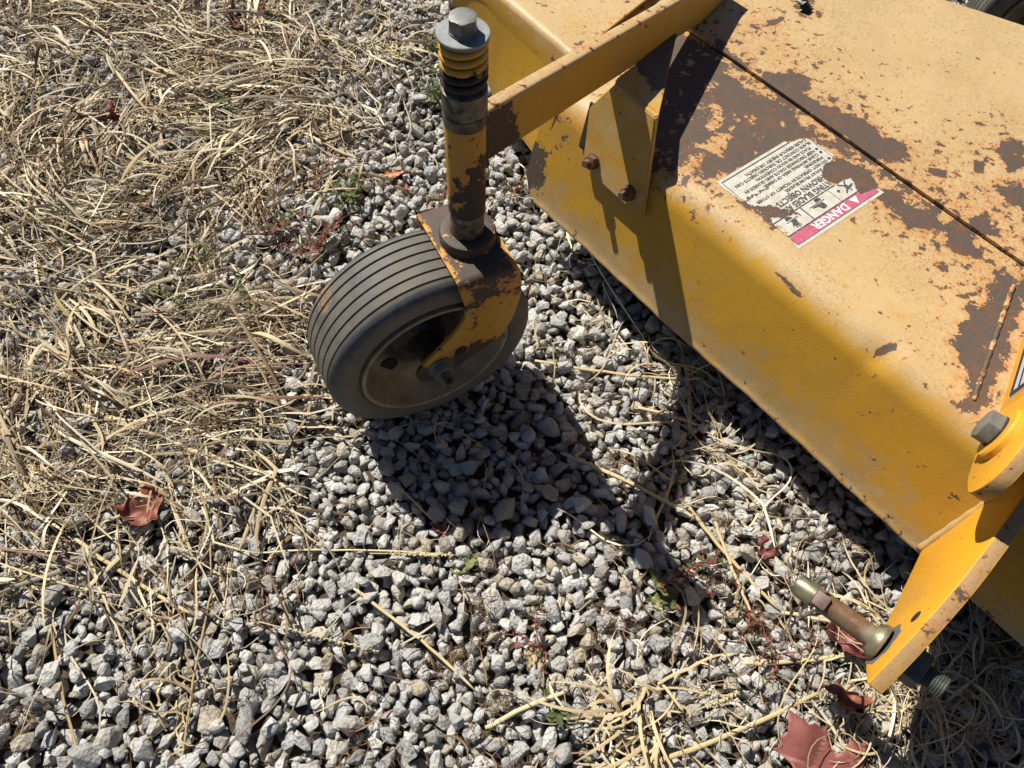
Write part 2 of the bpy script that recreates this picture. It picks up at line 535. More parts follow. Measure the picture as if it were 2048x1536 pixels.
PATCH = {
 'A': [(0.833, 0.42), (0.864, 0.401), (0.876, 0.375), (0.848, 0.36), (0.847, 0.322), (0.863, 0.295), (0.869, 0.271), (0.862, 0.243), (0.876, 0.214), (0.863, 0.202), (0.83, 0.213), (0.816, 0.227), (0.823, 0.265), (0.821, 0.296), (0.822, 0.345), (0.82, 0.382), (0.821, 0.405)],
 'B': [(0.835, 0.508), (0.839, 0.499), (0.825, 0.472), (0.831, 0.439), (0.82, 0.441), (0.817, 0.47), (0.822, 0.496)],
 'C': [(0.785, 0.477), (0.794, 0.462), (0.8, 0.412), (0.808, 0.391), (0.807, 0.344), (0.788, 0.302), (0.758, 0.315), (0.702, 0.322), (0.658, 0.329), (0.627, 0.338), (0.64, 0.355), (0.673, 0.358), (0.717, 0.368), (0.745, 0.384), (0.747, 0.402), (0.741, 0.425), (0.763, 0.457)],
 'D': [(0.786, 0.301), (0.771, 0.266), (0.789, 0.259), (0.8, 0.215), (0.793, 0.201), (0.779, 0.184), (0.758, 0.204), (0.773, 0.223), (0.749, 0.231), (0.749, 0.251), (0.759, 0.279)],
 'D2': [(0.783, 0.198), (0.796, 0.184), (0.794, 0.159), (0.797, 0.134), (0.802, 0.114), (0.799, 0.104), (0.78, 0.115), (0.769, 0.13), (0.778, 0.139), (0.78, 0.161), (0.775, 0.181)],
 'E': [(0.802, 0.105), (0.812, 0.094), (0.809, 0.074), (0.802, 0.061), (0.791, 0.046), (0.784, 0.063), (0.785, 0.081)],
 'F': [(0.726, 0.015), (0.739, 0.004), (0.737, -0.006), (0.723, -0.01), (0.701, -0.015), (0.682, -0.015), (0.682, -0.031), (0.666, -0.03), (0.66, -0.032), (0.639, -0.025), (0.639, -0.018), (0.657, -0.009), (0.66, 0.003), (0.679, 0.002), (0.691, 0.008), (0.707, 0.005), (0.714, 0.017)],
 'H': [(0.779, 0.09), (0.802, 0.095), (0.808, 0.076), (0.785, 0.066), (0.777, 0.075)],
 'I': [(0.597, 0.206), (0.594, 0.196), (0.593, 0.175), (0.592, 0.144), (0.588, 0.143), (0.586, 0.157), (0.589, 0.181), (0.592, 0.2)],
 'J': [(0.585, 0.048), (0.593, 0.052), (0.601, 0.051), (0.612, 0.041), (0.607, 0.037), (0.596, 0.044), (0.584, 0.044)],
 'K': [(0.724, 0.043), (0.725, 0.035), (0.741, 0.026), (0.738, 0.022), (0.723, 0.03), (0.719, 0.037)],
 'L': [(0.738, 0.075), (0.749, 0.069), (0.742, 0.061), (0.738, 0.067)],
 'N': [(0.967, 0.137), (0.997, 0.136), (0.991, 0.114), (0.966, 0.098), (0.944, 0.104), (0.952, 0.123)],
 'O': [(0.863, 0.174), (0.878, 0.155), (0.864, 0.153), (0.857, 0.165)],
 'Q': [(0.922, 0.146), (0.933, 0.134), (0.912, 0.126), (0.898, 0.126)],
 'R': [(0.906, 0.504), (0.908, 0.489), (0.901, 0.487), (0.897, 0.499)],
 'T': [(0.914, 0.491), (0.955, 0.488), (0.952, 0.484), (0.916, 0.485)],
 'U': [(0.908, 0.101), (0.931, 0.077), (0.899, 0.058), (0.895, 0.075), (0.895, 0.088)],
 'W': [(0.815, 0.137), (0.828, 0.127), (0.816, 0.119), (0.805, 0.125)],
 'X': [(0.83, 0.092), (0.847, 0.083), (0.835, 0.073), (0.835, 0.06), (0.823, 0.066), (0.822, 0.083)],
}
SOFT = {   # areas half eaten by rust: (polygon, level)
 'C2': ([(0.80, 0.54), (0.815, 0.5), (0.80, 0.473), (0.753, 0.440), (0.71, 0.410), (0.653, 0.385), (0.607, 0.380), (0.600, 0.417), (0.66, 0.473), (0.74, 0.54)], .10),
 'C3': ([(0.80, 0.48), (0.815, 0.39), (0.81, 0.32), (0.78, 0.295), (0.70, 0.31), (0.63, 0.33), (0.62, 0.36), (0.70, 0.40), (0.74, 0.44)], -.02),
 'M': ([(0.781, 0.017), (0.783, -0.003), (0.753, -0.011), (0.717, -0.022), (0.688, -0.031), (0.655, -0.04), (0.626, -0.051), (0.615, -0.053), (0.632, -0.040), (0.66, -0.028), (0.705, -0.018), (0.749, -0.002), (0.765, 0.014)], .17),
 'S': ([(0.82, 0.31), (0.83, 0.20), (0.86, 0.13), (0.95, 0.09), (0.95, 0.01), (0.82, 0.02), (0.80, 0.10)], -.09),
 'S2': ([(0.785, 0.31), (0.815, 0.30), (0.815, 0.06), (0.785, 0.05), (0.765, 0.12), (0.77, 0.2)], -.04),
 'S3': ([(0.83, 0.52), (0.95, 0.52), (0.92, 0.44), (0.87, 0.38), (0.83, 0.43)], -.15),
}
PATCH['label_gap'] = [(0.633, 0.285), (0.647, 0.286), (0.661, 0.284), (0.676, 0.282), (0.686, 0.277), (0.677, 0.277), (0.663, 0.279), (0.651, 0.279), (0.641, 0.279), (0.633, 0.281)]
PATCH['label_hole'] = [(0.637, 0.278), (0.647, 0.265), (0.662, 0.257), (0.664, 0.248), (0.671, 0.238), (0.678, 0.226), (0.673, 0.225), (0.665, 0.232), (0.654, 0.233), (0.644, 0.242), (0.635, 0.239), (0.634, 0.251), (0.636, 0.263), (0.633, 0.274)]
CAP = {'label_hole': .10, 'C': .10, 'D': .2, 'D2': .12, 'E': .15, 'N': .12, 'U': .12, 'B': .16}
SLP = {k: 70 for k in 'KLORQWT'}; SLP.update({'I': 150, 'J': 90})
OFF = {'I': -.0012, 'J': -.0008, 'K': -.0005, 'L': -.001}
def bare_field(P):
    f = np.full(len(P), -.62)
    for k, p in PATCH.items():
        f = np.maximum(f, np.clip((sdf(P, p) + OFF.get(k, 0)) * SLP.get(k, 26), -.62, CAP.get(k, .42)) + .06)
    for k, (p, lv) in SOFT.items():
        f = np.maximum(f, np.clip(sdf(P, p) * 14, -.62, 0) + lv)
    return f
def rust_field(P):
    f = np.full(len(P), .10)
    for poly, lv in (([(.83, .54), (.93, .54), (.93, .42), (.90, .33), (.88, .2), (.90, .16), (1.0, .16), (1.0, .0), (.79, .0), (.79, .54)], .62),
                     ([(.82, .54), (.82, .0), (.76, .02), (.77, .3), (.62, .32), (.60, .42), (.72, .54)], .75),
                     ([(.62, .06), (.80, .06), (.80, -.1), (.60, -.1)], .30), ([(.83, .54), (1.0, .54), (1.0, .35), (.9, .2)], .25)):
        f = np.maximum(f, lv + np.clip(sdf(P, poly) * 7, -.6, 0))
    return f

# ---- deck shell: skirt, bend, front panel in one folded sheet
def sheet(name, prof, us, mat, warp=None, thick=.004, attrs_fn=None, parent=mower):
    prof = np.array(prof)                     # (v,z) from the bottom up
    d = np.gradient(prof, axis=0); d /= np.linalg.norm(d, axis=1)[:, None]
    nrm = np.c_[d[:, 1], -d[:, 0]]            # inwards
    inn = prof + nrm * thick
    nu, nv = len(us), len(prof)
    outer = np.zeros((nu, nv, 3)); inner = np.zeros((nu, nv, 3))
    for i, u in enumerate(us):
        outer[i, :, 0] = prof[:, 0]; outer[i, :, 2] = prof[:, 1]; outer[i, :, 1] = u
        inner[i, :, 0] = inn[:, 0]; inner[i, :, 2] = inn[:, 1]; inner[i, :, 1] = u
    if warp is not None:
        outer = warp(outer, 0); inner = warp(inner, 1)
    V = np.concatenate([outer.reshape(-1, 3), inner.reshape(-1, 3)])
    F0 = grid_faces(nu, nv)
    N = nu * nv
    F = [tuple(f[::-1]) for f in F0] + [tuple(f + N) for f in F0]
    for j in range(nv - 1):
        F.append((j, j + 1, N + j + 1, N + j)); b = (nu - 1) * nv
        F.append((b + j + 1, b + j, N + b + j, N + b + j + 1))
    for i in range(nu - 1):
        a, b = i * nv, (i + 1) * nv
        F.append((b, a, N + a, N + b)); a += nv - 1; b += nv - 1
        F.append((a, b, N + b, N + a))
    at = attrs_fn(V) if attrs_fn else None
    return mesh(name, V, F, mat, parent, 40, at)

zb, rb = .090, .043
v_top = .5715
prof = [(.5405, .0835), (.5405, .0865), (.5418, .0885)]
phi = R(73.5)                                   # bend from the leaning skirt to the flat top
z_arc0 = ZT - rb * (1 - math.cos(phi))
for z in np.arange(.092, z_arc0, .006): prof.append((skirt_v(z), z))
va = skirt_v(z_arc0)
cx = va + rb * math.sin(phi)
for a in np.linspace(phi, 0, 16): prof.append((cx - rb * math.sin(a), ZT - rb + rb * math.cos(a)))
for v in np.arange(cx + .006, .8195, .0055): prof.append((v, ZT))
prof.append((.8212, ZT))
us = np.concatenate([np.linspace(-.95, -.2, 18)[:-1], np.arange(-.2, .571, .0055)])
def deck_attrs(V):
    P = V[:, :2].copy()
    top = np.clip((V[:, 2] - .222) / .022, 0, 1)  # faded top; the fade's edge also paints the bend's light falloff
    bf = bare_field(P)
    bare = np.where(V[:, 2] > .235, bf, -.62 + np.clip((V[:, 2] - .215) / .02, 0, 1) * (bf + .62))
    bare = np.where((V[:, 2] < .1), np.maximum(bare, -.15), bare)
    bare = np.maximum(bare, np.where(V[:, 2] < .2, np.clip(.38 - np.hypot((V[:, 1] - .572) / .030, (V[:, 2] - .125) / .045) * .42, -.62, .4), -.62))
    bare = np.maximum(bare, np.where(V[:, 2] < .235, np.clip(-.05 - np.hypot((V[:, 1] - .545) / .03, (V[:, 2] - .20) / .05) * .12, -.62, .4), -.62))          # chipped lower lip
    # grazed patches on the skirt
    rust = np.where(V[:, 2] > .22, rust_field(P), .06)
    fade = np.clip(top * .85, 0, .85) + np.clip((.135 - V[:, 2]) / .04, 0, 1) * .50
    scuff = np.where(V[:, 2] < .23, .35 + np.clip((.15 - V[:, 2]) / .05, -.4, .65), 0)
    return {'bare': bare + .06, 'fade': fade, 'rust': rust, 'scuff': scuff}
def deck_warp(G, inner):
    # left end: the lower corner is rounded off
    u, z = G[..., 1], G[..., 2]
    lim = np.interp(z, [.083, .09, .096, .115, .15, .2], [.545, .556, .569, .580, .5835, .5835])
    t = np.clip((u - .50) / (.571 - .50), 0, 1)
    G[..., 1] = np.where(u > .50, .50 + t * (lim - .50), u)
    # sheet metal is never quite flat
    G[..., 2] += (np.sin(u * 9 + 1) * np.sin(G[..., 0] * 13)) * .0011 * np.clip((G[..., 2] - .2) / .04, 0, 1)
    # a dent in the bend
    dd = ((G[..., 0] - .592) / .016) ** 2 + ((u - .045) / .016) ** 2
    G[..., 2] -= .0055 * np.exp(-dd)
    # ragged lower lip
    lip = np.clip((.10 - z) / .012, 0, 1)
    G[..., 2] += lip * (np.sin(u * 61) * .0006 + np.sin(u * 143 + 2) * .0006)
    G[..., 0] += .0012 * np.sin(u * 17) * np.clip((.2 - z) / .1, 0, 1)
    return G
sheet('deck_shell', prof, us, 'deck', deck_warp, attrs_fn=deck_attrs)

def plate_grid(name, v0, v1, u0, u1, z, keep, step, mat, thick=.004, attrs_fn=None, parent=mower, far=None):
    vs = np.arange(v0, v1 + 1e-6, step); us_ = np.arange(u0, u1 + 1e-6, step)
    vs[-1] = v1; us_[-1] = u1
    nu, nv = len(us_), len(vs)
    G = np.zeros((nu, nv, 3)); G[..., 0] = vs[None]; G[..., 1] = us_[:, None]; G[..., 2] = z
    if far: G[..., 0] = v0 + (G[..., 0] - v0) / (v1 - v0) * (far(G[..., 1]) - v0)
    G[..., 2] += (np.sin(G[..., 1] * 9 + 1) * np.sin(G[..., 0] * 13)) * .0011
    V = G.reshape(-1, 3)
    F0 = grid_faces(nu, nv)
    c = V[F0].mean(1)
    F0 = F0[keep(c[:, 0], c[:, 1])]
    N = len(V)
    V2 = V.copy(); V2[:, 2] -= thick
    F = [tuple(f[::-1]) for f in F0] + [tuple(f + N) for f in F0]
    cnt = {}
    for f in F0:
        for a, b in zip(f, np.roll(f, -1)):
            k = (min(a, b), max(a, b))
            cnt[k] = None if k in cnt else (a, b)
    for e in cnt.values():
        if e: F.append((e[0], e[1], e[1] + N, e[0] + N))
    VV = np.concatenate([V, V2])
    used = np.unique(np.concatenate([np.array(f) for f in F])); mp = -np.ones(len(VV), int); mp[used] = np.arange(len(used))
    F = [tuple(mp[list(f)]) for f in F]
    VV = VV[used]
    return mesh(name, VV, F, mat, parent, 40, attrs_fn(VV) if attrs_fn else None)

SLOT = ((1.004, .487), (.024, .010), R(57))     # oblong hole in the cover
def slot_d(v, u, grow=0.):
    (c0, c1), (L, rad), an = SLOT
    a, b = (v - c0), (u - c1)
    s = a * math.cos(an) + b * math.sin(an); t = -a * math.sin(an) + b * math.cos(an)
    s = np.maximum(abs(s) - L * .6, 0)
    return np.hypot(s, t) - rad - grow
def cover_keep(v, u):
    return slot_d(v, u) > 0
def top_attrs(V):
    P = V[:, :2]
    b = bare_field(P)
    b = np.maximum(b, .05 - np.abs(slot_d(P[:, 0], P[:, 1], .004)) * 22)
    return {'bare': b + .06, 'fade': np.full(len(V), .92), 'rust': rust_field(P)}
plate_grid('cover_plate', .8225, 1.25, .0065, .62, .2505, cover_keep, .0050, 'deck', .0042, top_attrs, far=lambda u: 1.19 + (.365 - u) * .385)
plate_grid('side_panel', .8197, 1.40, -.95, .0045, ZT, lambda v, u: v < 1.7, .02, 'deck', .004, top_attrs)
# ledge under the wing deck
plate_grid('deck_ledge', .655, 1.19, .5715, .70, .2449, lambda v, u: v < 2, .01, 'deck', .003,
           lambda V: {'bare': np.full(len(V), -.20), 'fade': np.full(len(V), .7), 'rust': np.full(len(V), .55)})
prism('seam_gap_shade', [(.80, .0), (.86, .0), (.86, .6), (.80, .6)], ((0, 0, 0), (1, 0, 0), (0, 1, 0), (0, 0, 1)), .236, .2415, 'black', mower)  # added black strip that paints shade into the seam gap
prism('interior_light_blocker', [(.66, .03), (1.15, .03), (1.15, .55), (.66, .55)], ((0, 0, 0), (1, 0, 0), (0, 1, 0), (0, 0, 1)), .168, .172, 'black', mower)  # added black sheet inside the deck: darkens the slot, blocks light from below
# end wall of the deck under the arm
prism('end_wall', [(.553, .10), (.575, .20), (.585, .238), (.80, .238), (.80, .10)], ((0, .566, 0), (1, 0, 0), (0, 0, 1), (0, 1, 0)), -.004, 0, 'deck', mower)
# weld bead where the side plate is let in
pts = [(.785 - .17 * t, .004 - .055 * t, ZT + .0006) for t in np.linspace(0, 1, 40)]
V, F = tube_geo(pts, [.0026 + .0004 * math.sin(i * 1.9) for i in range(40)], 8)
mesh('weld_bead', V, F, M['deck'], mower, True, {'bare': np.full(len(V), .10), 'rust': np.full(len(V), .6), 'fade': np.full(len(V), .8)})

# ---- left wing of the deck
wp = []
WZ = .256
def wskirt(z): return .643 - (.22 - z) * .13
for z in np.linspace(.075, .215, 22): wp.append((wskirt(z), z))
vA = wskirt(.215)
for a in np.linspace(R(80), 0, 9)[1:]: wp.append((vA + .012 + .0 - .0125 * math.sin(a) + .0003, WZ - .0405 + .0405 * math.cos(a) if False else WZ - .012 + .012 * math.cos(a)))
wp = [p for p in wp if p[1] < WZ - .012] + wp[-8:]
for v in np.arange(wp[-1][0] + .008, 1.30, .012): wp.append((v, WZ))
def wing_warp(G, inner):
    u, v, z = G[..., 1].copy(), G[..., 0].copy(), G[..., 2].copy()
    # the lower edge climbs towards the far end
    zbot = np.interp(u, [.55, .756, .78, .885, .914, 1.1, 1.4], [.088, .09, .108, .162, .175, .21, .215])
    m = z < .243
    G[..., 2] = np.where(m, zbot + (z - .075) / (.244 - .075) * (.244 - zbot), z)
    # whole skirt line drifts a little, and the end is cut slightly askew
    G[..., 0] += (u - .645) * .045 + np.clip((.244 - z) / .16, 0, 1) * (u - .74) * .17
    G[..., 1] += np.clip(v - .64, 0, 1) * .19 * np.clip(1 - (u - .6) / .12, 0, 1)
    return G
def wing_attrs(V):
    top = np.clip((V[:, 2] - .240) / .014, 0, 1)
    b = np.full(len(V), -.50)
    b = np.maximum(b, .0 - np.hypot(V[:, 0] - .665, V[:, 1] - .605) * 9)
    b = np.where((np.abs(V[:, 2] - .250) < .006) & (top > .3), np.maximum(b, -.17), b)
    return {'bare': b, 'fade': top * .85 + .03, 'rust': np.where(top > .5, .22, .04) + np.clip(.55 - np.abs(V[:, 1] - .60) * 12, 0, .6) * top}
sheet('wing_deck', wp, np.concatenate([np.arange(.600, .80, .0065), np.linspace(.80, .965, 20)]), 'wing', wing_warp, .004, wing_attrs)
V, F = tube_geo([(.640 + .03 * t, .604 + .004 * math.sin(7 * t) - .006 * t, WZ - .012 + .014 * min(1, 2.2 * t)) for t in np.linspace(0, 1, 12)], [.0045, .006, .0055, .0065, .0055, .006, .005, .0055, .005, .0055, .004, .003], 9)
mesh('corner_weld', V, F, M['wing'], mower, True, {'bare': np.linspace(-.1, .5, len(V)), 'rust': np.full(len(V), .9), 'fade': np.full(len(V), .6)})

# ---- caster arm: a flat bar that runs from the pivot tube down to the top of the deck
def subdiv(poly, step):
    out = []
    for i, p in enumerate(poly):
        q = poly[(i + 1) % len(poly)]
        n = max(1, int(np.hypot(q[0] - p[0], q[1] - p[1]) / step))
        out += [(p[0] + (q[0] - p[0]) * k / n, p[1] + (q[1] - p[1]) * k / n) for k in range(n)]
    return out
AH = np.array([1, .250, 0]) / math.hypot(1, .250); AN = np.array([-AH[1], AH[0], 0])
A0 = np.array([.3223, .4260, 0])
def arm_pt(q_, y, z): return A0 + q_ * AH + y * AN + np.array([0, 0, z])
def arm_top(q_): return .4335 - .2295 * (q_ - .016)
def arm_geo():
    cs = []                                        # section: (y, height fraction, dz), rounded corners
    for (cy, dz0, top, a0) in ((.0045, -.0035, 1, 0), (-.0045, -.0035, 1, 90)):
        for a in (0, 30, 60, 90):
            an = R(a0 + a); cs.append((cy + .0035 * math.cos(an), 1., dz0 + .0035 * math.sin(an)))
    for fr in np.linspace(.92, .08, 12): cs.append((-.008, fr, 0.))
    for (cy, a0) in ((-.0055, 180), (.0055, 270)):
        for a in (0, 45, 90):
            an = R(a0 + a); cs.append((cy + .0025 * math.cos(an), 0., .0025 + .0025 * math.sin(an)))
    for fr in np.linspace(.08, .92, 6): cs.append((.008, fr, 0.))
    qs = np.concatenate([np.linspace(.0185, .12, 26), np.linspace(.125, .62, 60)])
    V, F = [], []
    n = len(cs)
    for q_ in qs:
        zt = max(arm_top(q_), .300); zb_ = max(arm_top(q_) - .061, .2535)
        for (y, fr, dz) in cs: V.append(arm_pt(q_, y, zb_ + fr * (zt - zb_) + dz))
    for i in range(len(qs) - 1):
        for k in range(n):
            k2 = (k + 1) % n
            F.append((i * n + k, (i + 1) * n + k, (i + 1) * n + k2, i * n + k2))
    F.append(tuple(range(n))); F.append(tuple((len(qs) - 1) * n + k for k in range(n - 1, -1, -1)))
    return np.array(V), F
V, F = arm_geo()
qq = (V - A0) @ AH; yy = (V - A0) @ AN
side = yy < -.0070
bare = np.full(len(V), -.36)
bare = np.maximum(bare, np.where(side, .62 - np.hypot((qq - .018) / .050, (V[:, 2] - .375) / .055) * .55, -.4))
topm = V[:, 2] > np.maximum(arm_top(qq), .3) - .0035
bare = np.where(topm, -.20, bare)
mesh('caster_arm', V, F, 'arm', mower, 40, {'bare': bare, 'fade': np.where(topm, .8, .03), 'rust': np.where(topm, .40, .10)})

# ---- gusset plate with its fold, bolted to the skirt
def gusset():
    def sk(u, z, off): return (skirt_v(z) - off, u, z)
    us0 = [(.486, .1925), (.3705, .1885), (.4131, .304), (.484, .306), (.5075, .262)]
    a = [sk(u, z, .0105) for u, z in us0]
    b = [sk(u, z, .0025) for u, z in us0]
    pr, pl_ = arm_pt(.447, -.0095, .286), arm_pt(.285, -.0095, .3125)
    dn = np.array([0, 0, -.006])
    return a, b, [tuple(pr), tuple(pl_)], [tuple(pr + dn), tuple(pl_ + dn)]
a, b, top, topb = gusset()
bm = bmesh.new()
va_ = [bm.verts.new(x) for x in a]; vb_ = [bm.verts.new(x) for x in b]
t1, t2 = bm.verts.new(top[0]), bm.verts.new(top[1]); s1, s2 = bm.verts.new(topb[0]), bm.verts.new(topb[1])
bm.faces.new(va_[::-1]); bm.faces.new(vb_)
bm.faces.new((va_[2], va_[3], t2, t1)); bm.faces.new((vb_[3], vb_[2], s1, s2))
for i, j in ((0, 1), (1, 2), (3, 4), (4, 0)): bm.faces.new((va_[i], va_[j], vb_[j], vb_[i]))
bm.faces.new((va_[2], t1, s1, vb_[2])); bm.faces.new((t2, va_[3], vb_[3], s2)); bm.faces.new((t1, t2, s2, s1))
bmesh.ops.recalc_face_normals(bm, faces=bm.faces)
bmesh.ops.bevel(bm, geom=list(bm.edges), offset=.0013, segments=2, affect='EDGES')
fold = [e for e in bm.edges if e.calc_length() > .02]
bmesh.ops.subdivide_edges(bm, edges=fold, cuts=9, use_grid_fill=True)
bmesh.ops.triangulate(bm, faces=[f for f in bm.faces if len(f.verts) > 4])
bm.verts.index_update()
V = np.array([v.co[:] for v in bm.verts]); F = [[v.index for v in f.verts] for f in bm.faces]; bm.free()
bare = np.where(V[:, 0] > .60, np.clip((V[:, 0] - .634) * 14, -.5, .5), -.30)
bare = np.maximum(bare, np.where(V[:, 2] < .1925, -.12, -.5))
g_ = mesh('gusset_plate', V, F, 'gusset', mower, 35, {'bare': bare + .2, 'fade': np.full(len(V), .12)})
nrm_s = np.array([-math.cos(R(15)), 0, math.sin(R(15))])
for u, z in ((.4715, .2085), (.4025, .2070)):
    o = np.array([skirt_v(z) - .0105, u, z])
    geo = join(lathe_geo([(0, .0001), (0, .0105), (.002, .0105), (.002, .0001)], o, nrm_s, 20), hexgeo(o + nrm_s * .002, nrm_s, .0098, .008, u * 9),
               tube_geo([o + nrm_s * (.006 + .0012 * k) for k in range(11)], [.0052 if k % 2 else .0046 for k in range(11)], 14))
    mesh('bolt', *geo, 'rust', g_, 30)
# bent flange at the gusset's far edge
fl = prism('flange', round_poly([(.4895, .208), (.506, .203), (.513, .264), (.4895, .264)], [.001, .007, .001, .001], 4), ((skirt_v(0) - .001, 0, 0), (0, 1, 0), (LEAN, 0, 1), (-1, 0, LEAN)), 0, .004, 'black', mower, .001)
# ---- caster: fork, spindle, wheel.  frame: s along the rolling direction, t along the axle
CW = np.array([.2567, .4407, 0.])
DS = np.array([.97585, -.21844, 0.]); DT = np.array([-.21844, -.97585, 0.]); DZ = np.array([0, 0, 1.])
def cz(s, t, z): return CW + s * DS + t * DT + z * DZ
SP = cz(.0672, 0, 0)
LEG = [(.030, .268), (.035, .24), (.0365, .212), (.022, .190), (.002, .170), (-.020, .150), (-.029, .140), (-.031, .124), (-.024, .111), (-.006, .105), (.012, .108), (.032, .120), (.056, .132), (.082, .144), (.098, .175), (.1065, .215), (.1065, .24), (.1, .268)]
bm = bmesh.new()
# one bent strip: cross-section path across the wheel, swept in s; build as three plates with rounded corners
def fork_geo():
    path = [(-.0590, .235), (-.0590, .262)]
    for a in np.linspace(R(180), R(90), 6): path.append((-.0490 + .010 * math.cos(a), .2640 + .010 * math.sin(a)))
    for a in np.linspace(R(90), 0, 6): path.append((.0490 + .010 * math.cos(a), .2640 + .010 * math.sin(a)))
    path += [(.0590, .262), (.0590, .235)]
    path = np.array(path)
    # outer path; inner offset 6 mm
    d = np.gradient(path, axis=0); d /= np.linalg.norm(d, axis=1)[:, None]
    inn = path + np.c_[d[:, 1], -d[:, 0]] * .006
    ss = np.linspace(0, 1, 9)
    def srange(z): return np.interp(z, [.235, .25, .275], [.0355, .0325, .029]), np.interp(z, [.235, .255, .275], [.1065, .104, .099])
    V, F = [], []
    for pth in (path, inn):
        for (t, z) in pth:
            a, b = srange(z)
            for s in ss: V.append(cz(a + (b - a) * s, t, z))
    n, m = len(path), len(ss)
    G = grid_faces(n, m); N = n * m
    F = [tuple(f) for f in G] + [tuple((f + N)[::-1]) for f in G]
    for i in range(n - 1):
        for j in (0, m - 1):
            q = (i * m + j, (i + 1) * m + j, N + (i + 1) * m + j, N + i * m + j)
            F.append(q if j else q[::-1])
    for i in (0, n - 1):
        for j in range(m - 1): F.append((i * m + j, i * m + j + 1, N + i * m + j + 1, N + i * m + j))
    return V, F
bm.free()
V, F = fork_geo()
V = np.array(V)
fk = mesh('caster_fork', V, F, 'fork', mower, 40, {'bare': np.where(V[:, 2] > .266, .24, .16) - .32 * (np.abs((V - CW) @ DS - .064) > .030), 'rust': np.full(len(V), .5)})
for sgn in (1, -1):
    poly = round_poly([p if p[1] < .24 else (p[0], min(p[1], .236)) for p in LEG if p[1] < .262], .008, 3)
    t0, t1 = (.0530, .0589) if sgn > 0 else (-.0589, -.0530)
    leg = prism('leg', subdiv(poly, .012), (cz(0, 0, 0), DS, DZ, DT), t0, t1, 'fork', fk, .0012)
    me = leg.data
    co_ = np.empty(len(me.vertices) * 3); me.vertices.foreach_get('co', co_)
    z = co_.reshape(-1, 3)[:, 2] + PIV[leg.name][2]
    bare = np.where(z < .150, np.clip((.150 - z) * 24, -.3, .42), -.34) ; bare = np.maximum(bare, np.clip((z - .228) * 14, -.4, .35))
    at = me.attributes.new('bare', 'FLOAT', 'POINT'); at.data.foreach_set('value', bare.astype(np.float32))
lathe('collar_ring', [(.2742, .0315), (.283, .0318), (.2868, .0300), (.288, .027), (.2872, .019), (.283, .0185)], (SP[0], SP[1], 0), DZ, 'fork', fk, 40, False,
      attrs={'bare': np.full(6 * 40, .22)})
lathe('lower_bushing', [(.282, .0182), (.3035, .0182), (.3045, .0172), (.3055, .0182), (.3205, .0182)], (SP[0], SP[1], 0), DZ, 'greasy', mower, 40)
tb = []
for z in np.linspace(.3205, .4335, 24): tb.append((z, .0195))
V, F = lathe_geo(tb, (SP[0], SP[1], 0), DZ, 48, True); V = np.array(V)
an = (V[:, 0] - SP[0]) * .35 + (V[:, 1] - SP[1]) * -.9
bare = -.02 + np.clip((.375 - V[:, 2]) * 4, -.4, .18) + np.clip(an * 8, -.25, .2)
bare = np.maximum(bare, np.clip((.335 - V[:, 2]) * 8, -.5, .1))
mesh('pivot_tube', V, F, 'tube', mower, 40, {'bare': bare, 'rust': np.full(len(V), .2)})
# weld between tube and arm
V, F = tube_geo([tuple(arm_pt(.0185, -.0085, .370 + .062 * t)) for t in np.linspace(0, 1, 14)], [.0045 + .0008 * math.sin(i * 2.2) for i in range(14)], 8)
mesh('arm_weld', V, F, 'black', mower, True)
V, F = tube_geo([tuple(arm_pt(.018 + .008 * t, -.010 + .016 * t, .3705)) for t in np.linspace(0, 1, 8)], [.005, .0062, .0055, .006, .005, .0055, .005, .003], 8)
mesh('arm_weld', V, F, 'black', mower, True)
lathe('upper_bushing', [(.4335, .0188), (.434, .0205), (.4455, .0207), (.4465, .0198), (.4475, .0207), (.470, .0207), (.4712, .018)], (SP[0], SP[1], 0), DZ, 'greasy', mower, 48)
lathe('spindle', [(.4712, .0165), (.5175, .0165)], (SP[0], SP[1], 0), DZ, 'black', mower, 32)
turns = 5.0
hp = []
for t in np.linspace(0, 1, 230):
    a_ = 2 * math.pi * turns * t
    hp.append((SP[0] + .0178 * math.cos(a_), SP[1] + .0178 * math.sin(a_), 0.4738 + .0410 * t))
V, F = tube_geo(hp, .0033, 9)
V = np.array(V)
mesh('coil_spring', V, F, 'spring', mower, True, {'bare': np.clip((.494 - V[:, 2]) * 24, -.34, .5) + .02})
lathe('top_washer', [(.5178, .012), (.5178, .0215), (.5186, .0223), (.5212, .0223), (.5218, .0216), (.5218, .010)], (SP[0], SP[1], 0), DZ, 'zinc', mower, 56, False)
hx = join(lathe_geo([(.5216, .0122), (.5238, .0122), (.5246, .0112), (.5246, .002)], (SP[0], SP[1], 0), DZ, 32, False), hexgeo((SP[0], SP[1], .5246), DZ, .0126, .0108, .35))
mesh('spindle_bolt', *hx, M['zinc_dark'], mower, 30)

